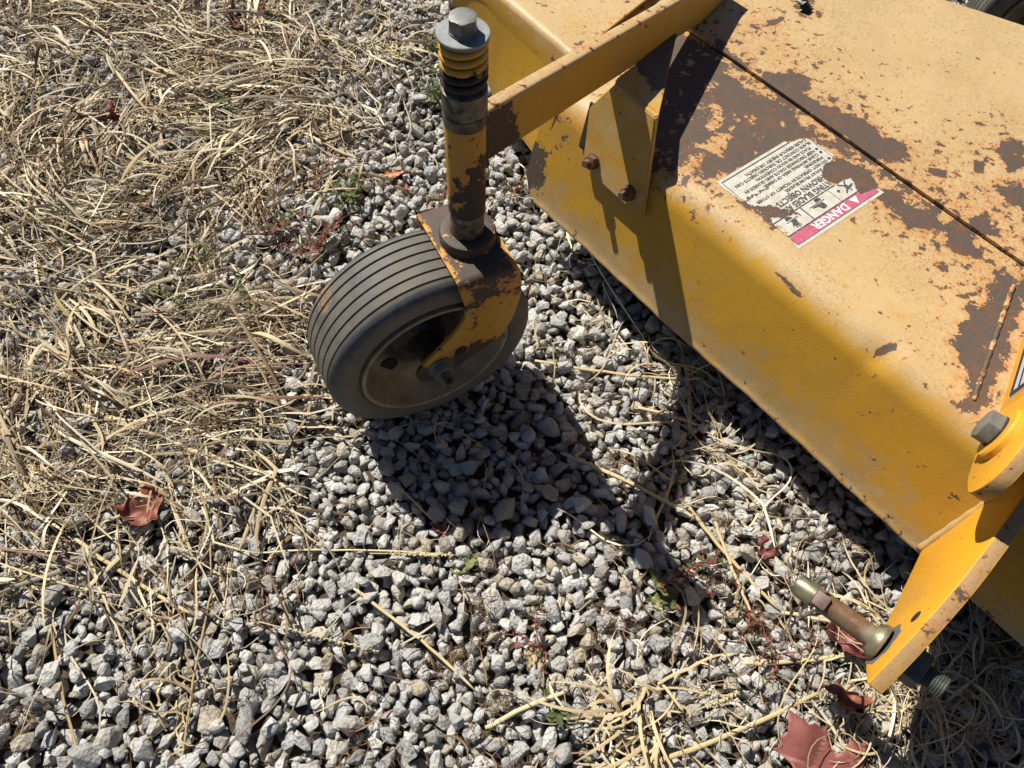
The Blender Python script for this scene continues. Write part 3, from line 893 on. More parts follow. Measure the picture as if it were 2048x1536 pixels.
# ---- wheel: tyre and rim as sub-parts
def wheel(origin, axis, R0=.134, spin=0.):
    we = bpy.data.objects.new('wheel', None)
    we.empty_display_size = .05
    link(we, mower)
    we.location = np.array(origin) - PIV[mower.name]
    PIV[we.name] = np.array(origin)
    p = [(.040, .0945), (.0445, .0965), (.0475, .102), (.0490, .110), (.0482, .119), (.0455, .1262), (.0415, .1302), (.0375, .1318)]
    gr = [.0335, .0205, .007, -.007, -.0205, -.0335]
    for g in gr:
        rr_ = .1322 + .0018 * (1 - (g / .04) ** 2)
        p += [(g + .0015, rr_), (g + .0009, rr_ - .0045), (g - .0009, rr_ - .0045), (g - .0015, rr_)]
    half = [(-t, r) for t, r in p[:8]][::-1]
    p += half
    p = p[::-1]
    V, F = lathe_geo(p, origin, axis, 96); V = np.array(V)
    prof_t = np.repeat(np.array([q[0] for q in p]), 96)
    prof_r = np.repeat(np.array([q[1] for q in p]), 96)
    dust = np.where(np.abs(prof_t) > .043, .75, .52)
    dust = np.where(prof_r < .108, .85, dust)
    dust = np.where((np.abs(np.abs(prof_t) - .043) < .004) & (prof_r > .12), -.12, dust)
    groove = np.zeros(len(V))
    fwd = (V - np.array(origin)) @ (-DS)
    mud = np.where((prof_t < -.01) & (prof_r > .125), np.clip(1.1 - np.abs((V[:, 2] - .222) / .016), 0, 1) * (fwd > 0), 0)
    mesh('tyre', V, F, 'rubber', we, 50, {'dust': dust, 'mud': mud})
    rp = []
    for sg in (1, -1):
        q = [(.0415, .0985), (.0500, .0965), (.0512, .0940), (.0500, .0915), (.0440, .0895), (.0380, .0880), (.030, .0835), (.020, .0790), (.012, .072), (.0085, .060), (.0085, .045), (.014, .030), (.018, .0265), (.018, .0195), (.030, .0185), (.0505, .0185), (.0505, .009)]
        rp.append([(sg * t, r) for t, r in q])
    prof_all = rp[0] + rp[1][::-1]
    V, F = lathe_geo(prof_all, origin, axis, 72)
    pr_ = np.repeat(np.array([q[1] for q in prof_all]), 72)
    mesh('rim', V, F[:16 * 72] + F[17 * 72:], 'rim', we, 40, {'dark': np.clip((.066 - pr_) / .02, 0, 1) + np.clip((pr_ - .0955) / .002, 0, .8)})  # hub shade painted in by radius; outer lip darkened too
    return we
wheel(cz(0, 0, .134), DT)
# axle, and a dark disc painting a hole's shade
wo = cz(0, 0, .134)
V, F = lathe_geo([(-.060, .0078), (.0900, .0078)], wo, DT, 20, True)
mesh('axle_bolt', *join((V, F), tube_geo([wo + DT * (.070 + .0011 * k) for k in range(19)], [.0086 if k % 2 else .0077 for k in range(19)], 18)), 'greasy', fk, 40)
mesh('axle_nut', *join(lathe_geo([(0.0592, .005), (.0592, .0165), (.0618, .0165), (.0618, .005)], wo, DT, 28), hexgeo(wo + DT * .0618, DT, .0135, .0105, .2)), 'zinc_dark', fk, 30)
lathe('bushing_hole_disc', [(.0589, .0001), (.0594, .0085), (.0592, .0086)], cz(.028, 0, .150), DT, 'hole_shade', fk, 20, False)
# second wheel beyond the deck
wheel((1.52, .285, .134), np.array([-.8, -.6, 0.]))
lathe('wheel_hole_disc', [(.0105, .0001), (.0108, .013), (.0088, .0135)], cz(-.052, 0, .1), DT, 'hole_shade', fk, 24, False)  # disc coloured as the shaded inside of a rim hole

# ---- lower hitch plate with its pin
k_ = .1
def hp_(v, z, off=0.):
    t = np.array([1, k_, 0]) / math.hypot(1, k_); n = np.array([-k_, 1, 0]) / math.hypot(1, k_)
    return np.array([.549, -.135, 0]) + (v - .549) * t * math.hypot(1, k_) + np.array([0, 0, z]) + off * n
HN = np.array([-k_, 1, 0]) / math.hypot(1, k_)
hpoly = [(.556, .085), (.484, .114), (.425, .136), (.354, .161), (.322, .199), (.360, .2245), (.394, .241), (.434, .2575), (.482, .266), (.541, .272), (.62, .277), (.62, .240), (.585, .236), (.566, .17)]
hpl = prism('hitch_plate', round_poly(hpoly, [.0, .0, .0, .003, .003, .02, .02, .02, .02, .0, 0, 0, 0, 0], 3), (hp_(0, 0) , np.array([1, k_, 0]), (0, 0, 1), HN), -.0145, 0, 'hitch', mower, .0011, 2, 30, edge_mat='edge')
# weld skin between plate and skirt
V, F = tube_geo([(skirt_v(z) - .001, -.1345, z) for z in np.linspace(.088, .225, 22)], [.0048 + .0004 * math.sin(i * 1.7) for i in range(22)], 8)
mesh('plate_weld', V, F, 'hitch', mower, True, {'fade': np.full(len(V), .6)})
pb = np.array([.374, -.1525, .176]); pt = np.array([.3655, -.0625, .1555])
pd = (pt - pb) / np.linalg.norm(pt - pb); PL = np.linalg.norm(pt - pb)
pin = lathe('lift_pin', [(0, .0105), (.006, .0112), (PL - .024, .0112), (PL - .022, .0118), (PL - .004, .0114), (PL, .0095)], pb, pd, 'pin', mower, 36)
lathe('pin_collar', [(.0005, .0125), (.0012, .0185), (.003, .0192), (.0065, .0188), (.0125, .0150), (.0125, .0108)], pb, pd, 'brass', pin, 40, False)
lathe('pin_tip', [(PL - .020, .01215), (PL - .004, .0118), (PL + .0008, .0098), (PL + .0012, .0001)], pb, pd, 'brass', pin, 36, False)
mesh('pin_nut', *join(hexgeo(pb - pd * .0150, -pd, .0190, .0240, .5), tube_geo([pb - pd * (.037 + .0012 * k) for k in range(19)], [.0110 if k % 2 else .0100 for k in range(19)], 24)), 'nutgreen', pin, 30)
# bare metal where the paint has flaked off round the collar
r4 = np.random.default_rng(5)
e1_ = np.array([1, k_, 0]) / math.hypot(1, k_)
pv = [pb + HN * .0004 + (e1_ * math.cos(a) + DZ * math.sin(a)) * rr_ for a, rr_ in zip(np.linspace(0, 2 * math.pi, 60)[:-1], .0225 + .0022 * np.sin(np.linspace(0, 2 * math.pi, 60)[:-1] * 2 + 1) + r4.normal(0, .0007, 59) + .0015 * np.sin(np.linspace(0, 2 * math.pi, 60)[:-1] * 7))]
pv = [np.array(p) for p in pv]
mesh('bare_patch', pv + [p - HN * .0006 for p in pv], [tuple(range(59))] + [(i, i + 59, (i + 1) % 59 + 59, (i + 1) % 59) for i in range(59)], 'zinc_dark', pin, None)
# linchpin: block through the pin and a spring ring
bc = pb + pd * (PL - .028)
front = np.array([-.40, .10, .80]); front -= front @ pd * pd; front /= np.linalg.norm(front)
upv = np.cross(pd, front)
lp = empty('linchpin'); lp.parent = mower
lp.location = bc - PIV[mower.name]; PIV[lp.name] = bc
poly = round_poly([(-.0070, -.0075), (.0070, -.0075), (.0070, .0075), (-.0070, .0075)], .0015, 2)
prism('pin_block', poly, (bc + front * .0065, pd, upv, front), .0, .0095, 'purple', lp, .001)
rg = []
for t in np.linspace(0, 1, 44):
    a_ = R(22) + R(316) * t
    rg.append(bc + front * (.0125 * math.cos(a_)) + pd * (.0075 * (1 - math.cos(a_))) + upv * (.0235 * math.sin(a_)))
V, F = tube_geo(rg, .0019, 8)
mesh('spring_ring', V, F, 'ring', lp, True)
lathe('plate_hole_disc', [(.0002, .0001), (.0004, .0062), (.0003, .0068)], hp_(.402, .209), HN, 'hole_shade', hpl, 20, False)  # no opening: its inner shade is painted on a disc

# ---- mast lug with its bolt, and the mast plate with a striped decal
kl = .167
def lg(v, z): return np.array([v, -.1 + kl * (v - .484), z])
LN = np.array([-kl, 1, 0]) / math.hypot(kl, 1)
lpoly = round_poly([(.625, .238), (.570, .243), (.518, .262), (.488, .284), (.483, .305), (.487, .325), (.505, .340), (.54, .353), (.625, .385)], [0, .01, .02, .02, .02, .02, .02, .02, 0], 4)
lug = prism('mast_lug', lpoly, (lg(0, 0), np.array([1, kl, 0]), (0, 0, 1), LN), -.014, 0, 'hitch', mower, .0013, 2, 30, edge_mat='edge')
bo = lg(.556, .296)
lathe('boss', [(-.004, .0285), (.0055, .0280), (.0075, .0262), (.0078, .012)], bo, LN, 'hitch', lug, 48, False)
lathe('bolt_washer', [(.0076, .010), (.0078, .0168), (.0094, .0168), (.0098, .010)], bo, LN, 'black', lug, 32, False)
mesh('bolt', *hexgeo(bo + LN * .0096, LN, .0172, .0125, .1), M['zinc_dark'], lug, 30)
m0, m1 = np.array([.603, -.0835, .2455]), np.array([.78, -.0245, .2455])
md = (m1 - m0) / np.linalg.norm(m1 - m0); mn = np.cross([0, 0, 1.], md)
L_ = np.linalg.norm(m1 - m0)
mast = prism('mast_plate', [(0, 0), (L_, 0), (L_, .28), (.05, .28), (0, .16)], (m0, md, (0, 0, 1), mn), -.010, 0, 'hitch', mower, .001)
dp = round_poly([(.034, .012), (L_ - .01, .012), (L_ - .01, .12), (.034, .12)], .004, 3)
dec = prism('stripe_decal', dp, (m0, md, (0, 0, 1), mn), .0002, .0006, 'decal_black', mast)
prism('decal_border', round_poly([(.033, .011), (L_ - .009, .011), (L_ - .009, .121), (.033, .121)], .004, 3), (m0, md, (0, 0, 1), mn), .0001, .0004, 'decal_silver', mast)
for a_, b_ in ((.018, .024), (.028, .040), (.046, .062), (.07, .09)):
    prism('decal_stripe', [(.041, a_), (L_ - .016, a_), (L_ - .016, b_), (.041, b_)], (m0, md, (0, 0, 1), mn), .0005, .0008, 'decal_silver', dec)

# ---- warning label, peeling
LABEL = [(0.633, 0.326), (0.754, 0.322), (0.762, 0.313), (0.775, 0.311), (0.783, 0.306), (0.788, 0.301), (0.787, 0.291), (0.788, 0.285), (0.788, 0.279), (0.787, 0.274), (0.79, 0.264), (0.776, 0.26), (0.767, 0.262), (0.76, 0.258), (0.751, 0.255), (0.744, 0.244), (0.746, 0.23), (0.759, 0.23), (0.773, 0.226), (0.769, 0.217), (0.762, 0.208), (0.761, 0.201), (0.783, 0.196), (0.789, 0.191), (0.787, 0.185), (0.629, 0.193), (0.633, 0.206), (0.635, 0.233), (0.637, 0.243), (0.635, 0.25), (0.637, 0.26), (0.637, 0.271), (0.635, 0.284), (0.633, 0.299)]
HOLES = [[(0.633, 0.285), (0.647, 0.286), (0.661, 0.284), (0.676, 0.282), (0.686, 0.277), (0.677, 0.277), (0.663, 0.279), (0.651, 0.279), (0.641, 0.279), (0.633, 0.281)], [(0.637, 0.278), (0.647, 0.265), (0.662, 0.257), (0.664, 0.248), (0.671, 0.238), (0.678, 0.226), (0.673, 0.225), (0.665, 0.232), (0.654, 0.233), (0.644, 0.242), (0.635, 0.239), (0.634, 0.251), (0.636, 0.263), (0.633, 0.274)], [(0.635, 0.237), (0.641, 0.233), (0.637, 0.208), (0.632, 0.207)]]
TL, TR, BR = np.array([.787, .185]), np.array([.629, .193]), np.array([.633, .326])
LW, LH = .158, .133
EX, EY = (TR - TL) / LW, (BR - TR) / LH           # label x to the right, y downwards
def lab_ok(P):
    n = np.array([mnoise.noise(Vector((p[0] * 260, p[1] * 260, 3.1))) + .6 * mnoise.noise(Vector((p[0] * 620, p[1] * 620, 7.))) for p in P])
    ok = sdf(P, LABEL) + np.where((P[:, 0] > .745) | (P[:, 0] < .64), n * .0012, 0) > 0
    for h in HOLES: ok &= sdf(P, h) + n * .0035 < .0015
    return ok
st = .0010
xs, ys = np.arange(0, LW + st, st), np.arange(0, LH + st, st)
GX, GY = np.meshgrid(xs, ys, indexing='ij')
P2 = TL + GX.reshape(-1, 1) * EX + GY.reshape(-1, 1) * EY
def deck_z(P): return ZT + (np.sin(P[:, 1] * 9 + 1) * np.sin(P[:, 0] * 13)) * .0011
V = np.c_[P2, deck_z(P2) + .0004]
F = grid_faces(len(xs), len(ys))
cen = V[F].mean(1)[:, :2]
F = F[lab_ok(cen)]
lx = (F[:, 0] // len(ys)) * st + st / 2; ly = (F[:, 0] % len(ys)) * st + st / 2
fm = np.zeros(len(F), int)
inx = (lx > .004) & (lx < LW - .004)
fm[inx & (ly > .0045) & (ly < .0195)] = 1
def line(c, a): return np.abs(a - c) < st * .55
fr = (lx > .0035) & (lx < LW - .0035) & (ly > .0035) & (ly < LH - .0035)
for c in (.004, LW - .004): fm[line(c, lx) & fr] = 2
for c in (.004, .0200, .0440, LH - .005): fm[line(c, ly) & fr] = 2
for c in (.0555, .1060): fm[line(c, lx) & (ly > .02) & (ly < .044)] = 2
used = np.unique(F); mp = -np.ones(len(V), int); mp[used] = np.arange(len(used))
lab = mesh('warning_label', V[used], mp[F], ['lab_white', 'lab_red', 'ink'], mower, None, fmat=fm)
lab['label'] = 'peeling white warning label with a red band'

def txt(s, x, y, h, width, mat, bold=False):
    """text with its baseline start at label position (x, y), cap height h, fitted to a width"""
    cu = bpy.data.curves.new('t', 'FONT')
    cu.body = s; cu.size = h / .69; cu.resolution_u = 2
    if bold: cu.offset = h * .045
    o = bpy.data.objects.new('t', cu); COL.objects.link(o)
    dg = bpy.context.evaluated_depsgraph_get()
    me = o.evaluated_get(dg).to_mesh()
    n = len(me.vertices)
    a = np.empty(n * 3); me.vertices.foreach_get('co', a); a = a.reshape(-1, 3)
    f = [tuple(p.vertices) for p in me.polygons]
    o.evaluated_get(dg).to_mesh_clear()
    COL.objects.unlink(o); bpy.data.objects.remove(o); bpy.data.curves.remove(cu)
    sx = width / (a[:, 0].max() - a[:, 0].min())
    px = x + (a[:, 0] - a[:, 0].min()) * sx; py = y - a[:, 1]
    return px, py, f
def lettering(name, items, mat):
    VV, FF = [], []
    for px, py, f in items:
        P = TL + px[:, None] * EX + py[:, None] * EY
        v = np.c_[P, deck_z(P) + .0007]
        c = np.array([v[list(q)].mean(0)[:2] for q in f])
        ok = lab_ok(c)
        o = len(VV)
        VV += v.tolist(); FF += [tuple(i + o for i in q) for q, k in zip(f, ok) if k]
    VV = np.array(VV)
    used = np.unique(np.concatenate([np.array(f) for f in FF])); mp = -np.ones(len(VV), int); mp[used] = np.arange(len(used))
    return mesh(name, VV[used], [tuple(mp[list(f)]) for f in FF], mat, lab)
T = []
T.append(txt('ROTATING BLADES AND', .022, .0545, .0080, .112, 'ink', True))
T.append(txt('THROWN OBJECTS', .034, .0655, .0080, .092, 'ink', True))
body = ['KEEP AWAY FROM BLADES.', 'DO NOT OPERATE IN VICINITY OF OTHER', 'PERSONS.', 'CLEAR MOWING AREA OF DEBRIS.', 'KEEP DISCHARGE CHUTE AND GUARDS IN', 'PLACE AND IN GOOD CONDITION.', 'BLADE CONTACT OR THROWN OBJECTS CAN', 'CAUSE SERIOUS INJURY OR DEATH.']
wid = [.085, .128, .034, .100, .126, .100, .136, .112]
for i, (b_, w_) in enumerate(zip(body, wid)):
    T.append(txt(b_, .016 if i < 6 else .009, .0740 + i * .0068, .0042, w_, 'ink', True))
def poly_item(pts):
    a = np.array(pts)
    from mathutils.geometry import tessellate_polygon
    tri = tessellate_polygon([[Vector((p[0], p[1], 0)) for p in pts]])
    return a[:, 0], a[:, 1], [tuple(t) for t in tri]
def box_item(x0, y0, x1, y1): return poly_item([(x0, y0), (x1, y0), (x1, y1), (x0, y1)])
for i in (1, 3, 4): T.append(box_item(.0085, .0740 + i * .0068 - .0035, .0125, .0740 + i * .0068 + .0002))
# pictograms: hand over blade, foot over blade, person struck by a thrown object
def hand(x, y):
    q = [(0, 0), (.002, -.004), (.0005, -.009), (.002, -.0095), (.0035, -.005), (.004, -.011), (.0055, -.011), (.006, -.0055), (.008, -.0105), (.0093, -.010), (.008, -.004), (.011, -.0075), (.012, -.0065), (.009, -.001), (.0075, .003), (.002, .003)]
    return poly_item([(x + a, y + b) for a, b in q])
T.append(hand(.124, .0330)); T.append(poly_item([(.119, .0355), (.139, .0345), (.139, .0355), (.119, .0365)])); T.append(poly_item([(.126, .0375), (.137, .0375), (.135, .0425), (.129, .0425)]))
T.append(poly_item([(.076, .026), (.083, .025), (.086, .031), (.094, .033), (.094, .0345), (.076, .034)])); T.append(poly_item([(.071, .0352), (.097, .0352), (.097, .0362), (.071, .0362)]))
T.append(poly_item([(.074, .0375), (.084, .0375), (.083, .0425), (.075, .0425)]))
T.append(poly_item([(.028, .027), (.030, .025), (.032, .027), (.030, .029)])); T.append(poly_item([(.026, .030), (.033, .029), (.039, .025), (.040, .0265), (.034, .032), (.034, .036), (.040, .0415), (.038, .0425), (.032, .037), (.027, .0425), (.025, .0415), (.029, .037), (.028, .033), (.021, .034), (.0205, .0325)]))
T.append(poly_item([(.043, .034), (.046, .031), (.048, .035), (.045, .037)])); T.append(box_item(.009, .027, .017, .042))
lettering('lettering', T, 'ink')
T2 = [txt('DANGER', .056, .0172, .0105, .062, 'ink_white', True)]
tri = poly_item([(.034, .0172), (.0405, .0062), (.047, .0172)])
T2.append(tri)
lettering('danger_lettering', T2, 'ink_white')
lettering('alert_mark', [poly_item([(.0398, .0100), (.0412, .0100), (.0409, .0140), (.0401, .0140)]), box_item(.0399, .0147, .0411, .0160)], 'lab_red')

# ------------------------------------------------------------------ ground and gravel
NX = 60
V = [(-80, -80, -.036), (80, -80, -.036), (80, 80, -.036), (-80, 80, -.036)]
gnd = mesh('ground', V, [(0, 1, 2, 3)], 'soil', None, center=False)
tag(gnd, 'brown soil under loose grey gravel', kind='structure')

def hull(npts, flat, seed, bev):
    r2 = np.random.default_rng(seed)
    p = r2.normal(size=(npts, 3)); p /= np.linalg.norm(p, axis=1)[:, None]
    p *= (1 - .22 * r2.random((npts, 1)))
    # knock off a few faces
    for _ in range(4):
        n = r2.normal(size=3); n /= np.linalg.norm(n); h = .55 + .25 * r2.random()
        s = p @ n; m = s > h
        p[m] -= (s[m] - h)[:, None] * n
    p[:, 0] *= 1.0; p[:, 1] *= .62 + .26 * r2.random(); p[:, 2] *= flat
    bm = bmesh.new()
    for q in p: bm.verts.new(q)
    out = bmesh.ops.convex_hull(bm, input=bm.verts)
    bmesh.ops.delete(bm, geom=list({v for v in out['geom_unused'] + out['geom_interior'] if isinstance(v, bmesh.types.BMVert)}), context='VERTS')
    if bev:
        bmesh.ops.dissolve_limit(bm, angle_limit=R(12), verts=bm.verts, edges=bm.edges)
        bmesh.ops.bevel(bm, geom=list(bm.edges), offset=bev, segments=1, affect='EDGES', clamp_overlap=True)
    bmesh.ops.remove_doubles(bm, verts=bm.verts, dist=.02)
    bmesh.ops.triangulate(bm, faces=bm.faces)
    bmesh.ops.recalc_face_normals(bm, faces=bm.faces)
    bm.verts.index_update()
    V = np.array([v.co[:] for v in bm.verts]); F = np.array([[v.index for v in f.verts] for f in bm.faces])
    bm.free()
    return V, F
PROTO = [hull(13 + i % 5, .50 + .05 * (i % 6), 100 + i, .018) for i in range(36)]
LOW = [hull(11, .6, 300 + i, 0) for i in range(12)]

CAMP = np.array([0, 0, .8897])
Rm = np.array([r_, u_, fw])
def project(P):
    q = (np.atleast_2d(P) - CAMP) @ Rm.T
    return 1024 + 1443.3 * q[:, 0] / q[:, 2], 768 - 1443.3 * q[:, 1] / q[:, 2], q[:, 2]

cell = .004
X0, X1, Y0, Y1 = -1.45, 1.45, -.28, 2.0
HX, HY = int((X1 - X0) / cell), int((Y1 - Y0) / cell)
Hf = np.full((HX, HY), -.040)
def rotm(n):
    yaw = rng.uniform(0, 2 * np.pi, n); tx = rng.normal(0, .38, n); ty = rng.normal(0, .38, n)
    cy, sy, cx_, sx_, c2, s2 = np.cos(yaw), np.sin(yaw), np.cos(tx), np.sin(tx), np.cos(ty), np.sin(ty)
    Z = np.zeros(n); O = np.ones(n)
    A = np.stack([np.stack([cy, -sy, Z], -1), np.stack([sy, cy, Z], -1), np.stack([Z, Z, O], -1)], 1)
    B = np.stack([np.stack([O, Z, Z], -1), np.stack([Z, cx_, -sx_], -1), np.stack([Z, sx_, cx_], -1)], 1)
    C = np.stack([np.stack([c2, Z, s2], -1), np.stack([Z, O, Z], -1), np.stack([-s2, Z, c2], -1)], 1)
    return A @ B @ C
def inside(x, y, m):
    px, py, d = project(np.c_[x, y, np.zeros(len(x))])
    return (d > .1) & (px > -m) & (px < 2048 + m) & (py > -m * .8) & (py < 1536 + m)
NS = 27000
cx_, cy_ = rng.uniform(X0 + .03, X1 - .03, 230000), rng.uniform(Y0 + .03, Y1 - .03, 230000)
ok = inside(cx_, cy_, 250)
cx_, cy_ = cx_[ok], cy_[ok]
KC = 4
n_try = len(cx_) // KC
NS = min(NS, n_try)
size = np.clip(np.exp(rng.normal(math.log(.0142), .25, NS)), .0075, .024)
fill = rng.random(NS) < .26
size[fill] = rng.uniform(.0042, .0085, fill.sum())
order_big = np.argsort(-size[: NS // 2]); size[: NS // 2] = size[: NS // 2][order_big]
RT = rotm(NS)
pid = rng.integers(0, len(PROTO), NS)
ST = []
low = None
gx_, gy_ = np.meshgrid(X0 + (np.arange(HX) + .5) * cell, Y0 + (np.arange(HY) + .5) * cell, indexing='ij')
vis_c = inside(gx_.ravel(), gy_.ravel(), 60).reshape(HX, HY)
vis_c[:6] = 0; vis_c[-6:] = 0; vis_c[:, :6] = 0; vis_c[:, -6:] = 0
fl_ = np.arange(NS) > NS * .62
size[fl_] = np.clip(np.exp(rng.normal(math.log(.0112), .28, fl_.sum())), .006, .019)
for i in range(NS):
    s = size[i]
    pv, pf = PROTO[pid[i]]
    W = (pv * s) @ RT[i].T
    hw = W[:, 2].max() - W[:, 2].min()
    rad = .80 * np.hypot(W[:, 0], W[:, 1]).mean() * 1.05
    k = max(1, int(round(rad / cell)))
    bz, bp = 1e9, None
    if i > NS * .62 and (i % 250 == 0 or low is None):
        lz = Hf[4:-4, 4:-4]
        th_ = np.percentile(lz[vis_c[4:-4, 4:-4]], 26)
        low = np.argwhere((Hf < th_) & vis_c)
    for j in range(KC):
        x, y = cx_[i * KC + j], cy_[i * KC + j]
        if low is not None:
            q_ = low[rng.integers(0, len(low))]
            x, y = X0 + (q_[0] + .5) * cell, Y0 + (q_[1] + .5) * cell
        a, b = int((x - X0) / cell), int((y - Y0) / cell)
        sub = Hf[max(0, a - k):a + k + 1, max(0, b - k):b + k + 1]
        z = sub.mean() * .55 + sub.max() * .45
        if z < bz: bz, bp = z, (x, y, a, b, sub)
    x, y, a, b, sub = bp
    zc = bz - W[:, 2].min() - .0015
    if zc + W[:, 2].max() > .009: continue
    ii, jj = np.mgrid[max(0, a - k):min(HX, a + k + 1), max(0, b - k):min(HY, b + k + 1)]
    rr = ((ii - a) ** 2 + (jj - b) ** 2) / (k + .5) ** 2
    dome = zc + W[:, 2].max() * np.sqrt(np.clip(1 - rr * .8, 0, 1))
    m = rr < 1.05
    sl_ = Hf[ii[:, 0][0]:ii[:, 0][-1] + 1, jj[0][0]:jj[0][-1] + 1]
    np.maximum(sl_, np.where(m, dome, -1), out=sl_)
    ST.append((i, x, y, zc))
ST_i = np.array([s[0] for s in ST]); ST_p = np.array([s[1:] for s in ST])
ztop = np.percentile(Hf[Hf > -.039], 62)
shift = -.001 - ztop
ST_p[:, 2] += shift
Hs = Hf + shift
gnd.data.vertices.foreach_set('co', np.array([(-80, -80, shift - .030), (80, -80, shift - .030), (80, 80, shift - .030), (-80, 80, shift - .030)]).ravel())
def surf(x, y):
    a = np.clip(((np.asarray(x) - X0) / cell).astype(int), 0, HX - 1); b = np.clip(((np.asarray(y) - Y0) / cell).astype(int), 0, HY - 1)
    return Hs[a, b]

# the 300 that show largest are stones of their own, the rest one body of gravel
px, py, dp_ = project(ST_p)
vis = (px > 5) & (px < 2043) & (py > 5) & (py < 1531)
topd = ST_p[:, 2] - surf(ST_p[:, 0], ST_p[:, 1])
score = np.where(vis & (topd > -.012), size[ST_i] / dp_, 0)
uvx = np.c_[ST_p[:, 0] * math.cos(PH) + ST_p[:, 1] * math.sin(PH), -ST_p[:, 0] * math.sin(PH) + ST_p[:, 1] * math.cos(PH)]
score[(uvx[:, 0] > .54) & (uvx[:, 1] < .58)] = 0
big = set(np.argsort(-score)[:290].tolist())
pm = []
for k, (pv, pf) in enumerate(PROTO):
    me = bpy.data.meshes.new('stone'); me.from_pydata(pv.tolist(), [], pf.tolist()); me.materials.append(M['stone']); pm.append(me)
for k in big:
    i = ST_i[k]
    o = bpy.data.objects.new('stone', pm[pid[i]])
    m4 = Matrix(RT[i].tolist()).to_4x4(); m4.translation = Vector(ST_p[k])
    o.matrix_world = m4 @ Matrix.Scale(size[i], 4)
    link(o); o.parent = gnd
# hand-placed large stones seen in the corner and by the path of straw
for x, y, s, k, rz in ((-.427, .006, .034, 3, .3), (-.468, .055, .024, 8, 1.1), (.298, .114, .021, 14, .5), (-.395, .075, .020, 21, 2.0)):
    o = bpy.data.objects.new('stone', pm[k]); o.location = (x, y, float(surf(x, y)) + .002); o.rotation_euler = (.12, .1, rz); o.scale = (s, s, s * .8)
    link(o); o.parent = gnd
rest = [k for k in range(len(ST_i)) if k not in big and topd[k] > -.022]
VV, FF, TT = [], [], []
off = 0
for k in rest:
    i = ST_i[k]
    pv, pf = PROTO[pid[i]] if size[i] > .0082 else LOW[pid[i] % len(LOW)]
    VV.append((pv * size[i]) @ RT[i].T + ST_p[k]); FF.append(pf + off); off += len(pv); TT.append(np.full(len(pv), rng.random()))
for k in range(9000):                            # grit and chips in the gaps
    x, y = rng.uniform(X0 + .02, X1 - .02), rng.uniform(Y0 + .02, Y1 - .02)
    if not inside(np.array([x]), np.array([y]), 80)[0]: continue
    pv, pf = LOW[k % len(LOW)]
    sz = rng.uniform(.0012, .0036)
    VV.append((pv * sz) @ RT[k].T + np.array([x, y, float(surf(x, y)) - rng.uniform(0, .006)])); FF.append(pf + off); off += len(pv); TT.append(np.full(len(pv), rng.random()))
VV = np.concatenate(VV); FF = np.concatenate(FF); TT = np.concatenate(TT)
me = bpy.data.meshes.new('gravel')
me.vertices.add(len(VV)); me.vertices.foreach_set('co', VV.ravel())
me.loops.add(len(FF) * 3); me.loops.foreach_set('vertex_index', FF.ravel().astype(np.int32))
me.polygons.add(len(FF)); me.polygons.foreach_set('loop_start', np.arange(0, len(FF) * 3, 3, dtype=np.int32)); me.polygons.foreach_set('loop_total', np.full(len(FF), 3, dtype=np.int32))
at = me.attributes.new('tone', 'FLOAT', 'POINT'); at.data.foreach_set('value', TT.astype(np.float32))
me.materials.append(M['stones']); me.update(); me.validate()
gv = link(bpy.data.objects.new('gravel', me), gnd)
gv['kind'] = 'stuff'
print('stones', len(ST_i), 'tris', len(FF), 'shift', shift, 'pct', [round(float(np.percentile(Hs[Hf > -.039], q)), 4) for q in (5, 25, 50, 75, 95)])

# ------------------------------------------------------------------ dry grass
def ribbons(P, W, N):
    """P (n,S,3) centre lines, W (n,S) half widths, N (n,3) side vectors -> folded ribbons, 3 verts across"""
    n, S, _ = P.shape
    d = np.gradient(P, axis=1); d /= np.linalg.norm(d, axis=2, keepdims=True) + 1e-9
    side = N[:, None, :] - (N[:, None, :] * d).sum(2, keepdims=True) * d
    side /= np.linalg.norm(side, axis=2, keepdims=True) + 1e-9
    nr = np.cross(d, side)
    L_ = P - side * W[..., None]; R_ = P + side * W[..., None]; C_ = P + nr * W[..., None] * .28
    V = np.stack([L_, C_, R_], 2).reshape(-1, 3)
    base = (np.arange(n)[:, None, None] * S + np.arange(S - 1)[None, :, None]) * 3 + np.arange(2)[None, None, :]
    F = np.stack([base, base + 1, base + 4, base + 3], -1).reshape(-1, 4)
    return V, F
def build_ribbons(name, V, F, col, mat='straw', parent=None):
    me = bpy.data.meshes.new(name)
    me.vertices.add(len(V)); me.vertices.foreach_set('co', V.ravel())
    me.loops.add(len(F) * 4); me.loops.foreach_set('vertex_index', F.ravel().astype(np.int32))
    me.polygons.add(len(F)); me.polygons.foreach_set('loop_start', np.arange(0, len(F) * 4, 4, dtype=np.int32)); me.polygons.foreach_set('loop_total', np.full(len(F), 4, dtype=np.int32))
    at = me.attributes.new('Col', 'FLOAT_COLOR', 'POINT'); at.data.foreach_set('color', col.astype(np.float32).ravel())
    me.materials.append(M[mat]); me.update(); me.validate()
    return link(bpy.data.objects.new(name, me), parent)
PAL = np.array([(.66, .55, .35), (.82, .73, .54), (.57, .45, .27), (.41, .30, .17), (.73, .62, .42), (.30, .21, .125), (.155, .108, .068), (.52, .45, .34), (.36, .19, .12), (.28, .14, .12), (.34, .31, .13)])
PW = np.array([.17, .17, .14, .13, .12, .11, .09, .06, .012, .012, .006]); PW = PW / PW.sum()

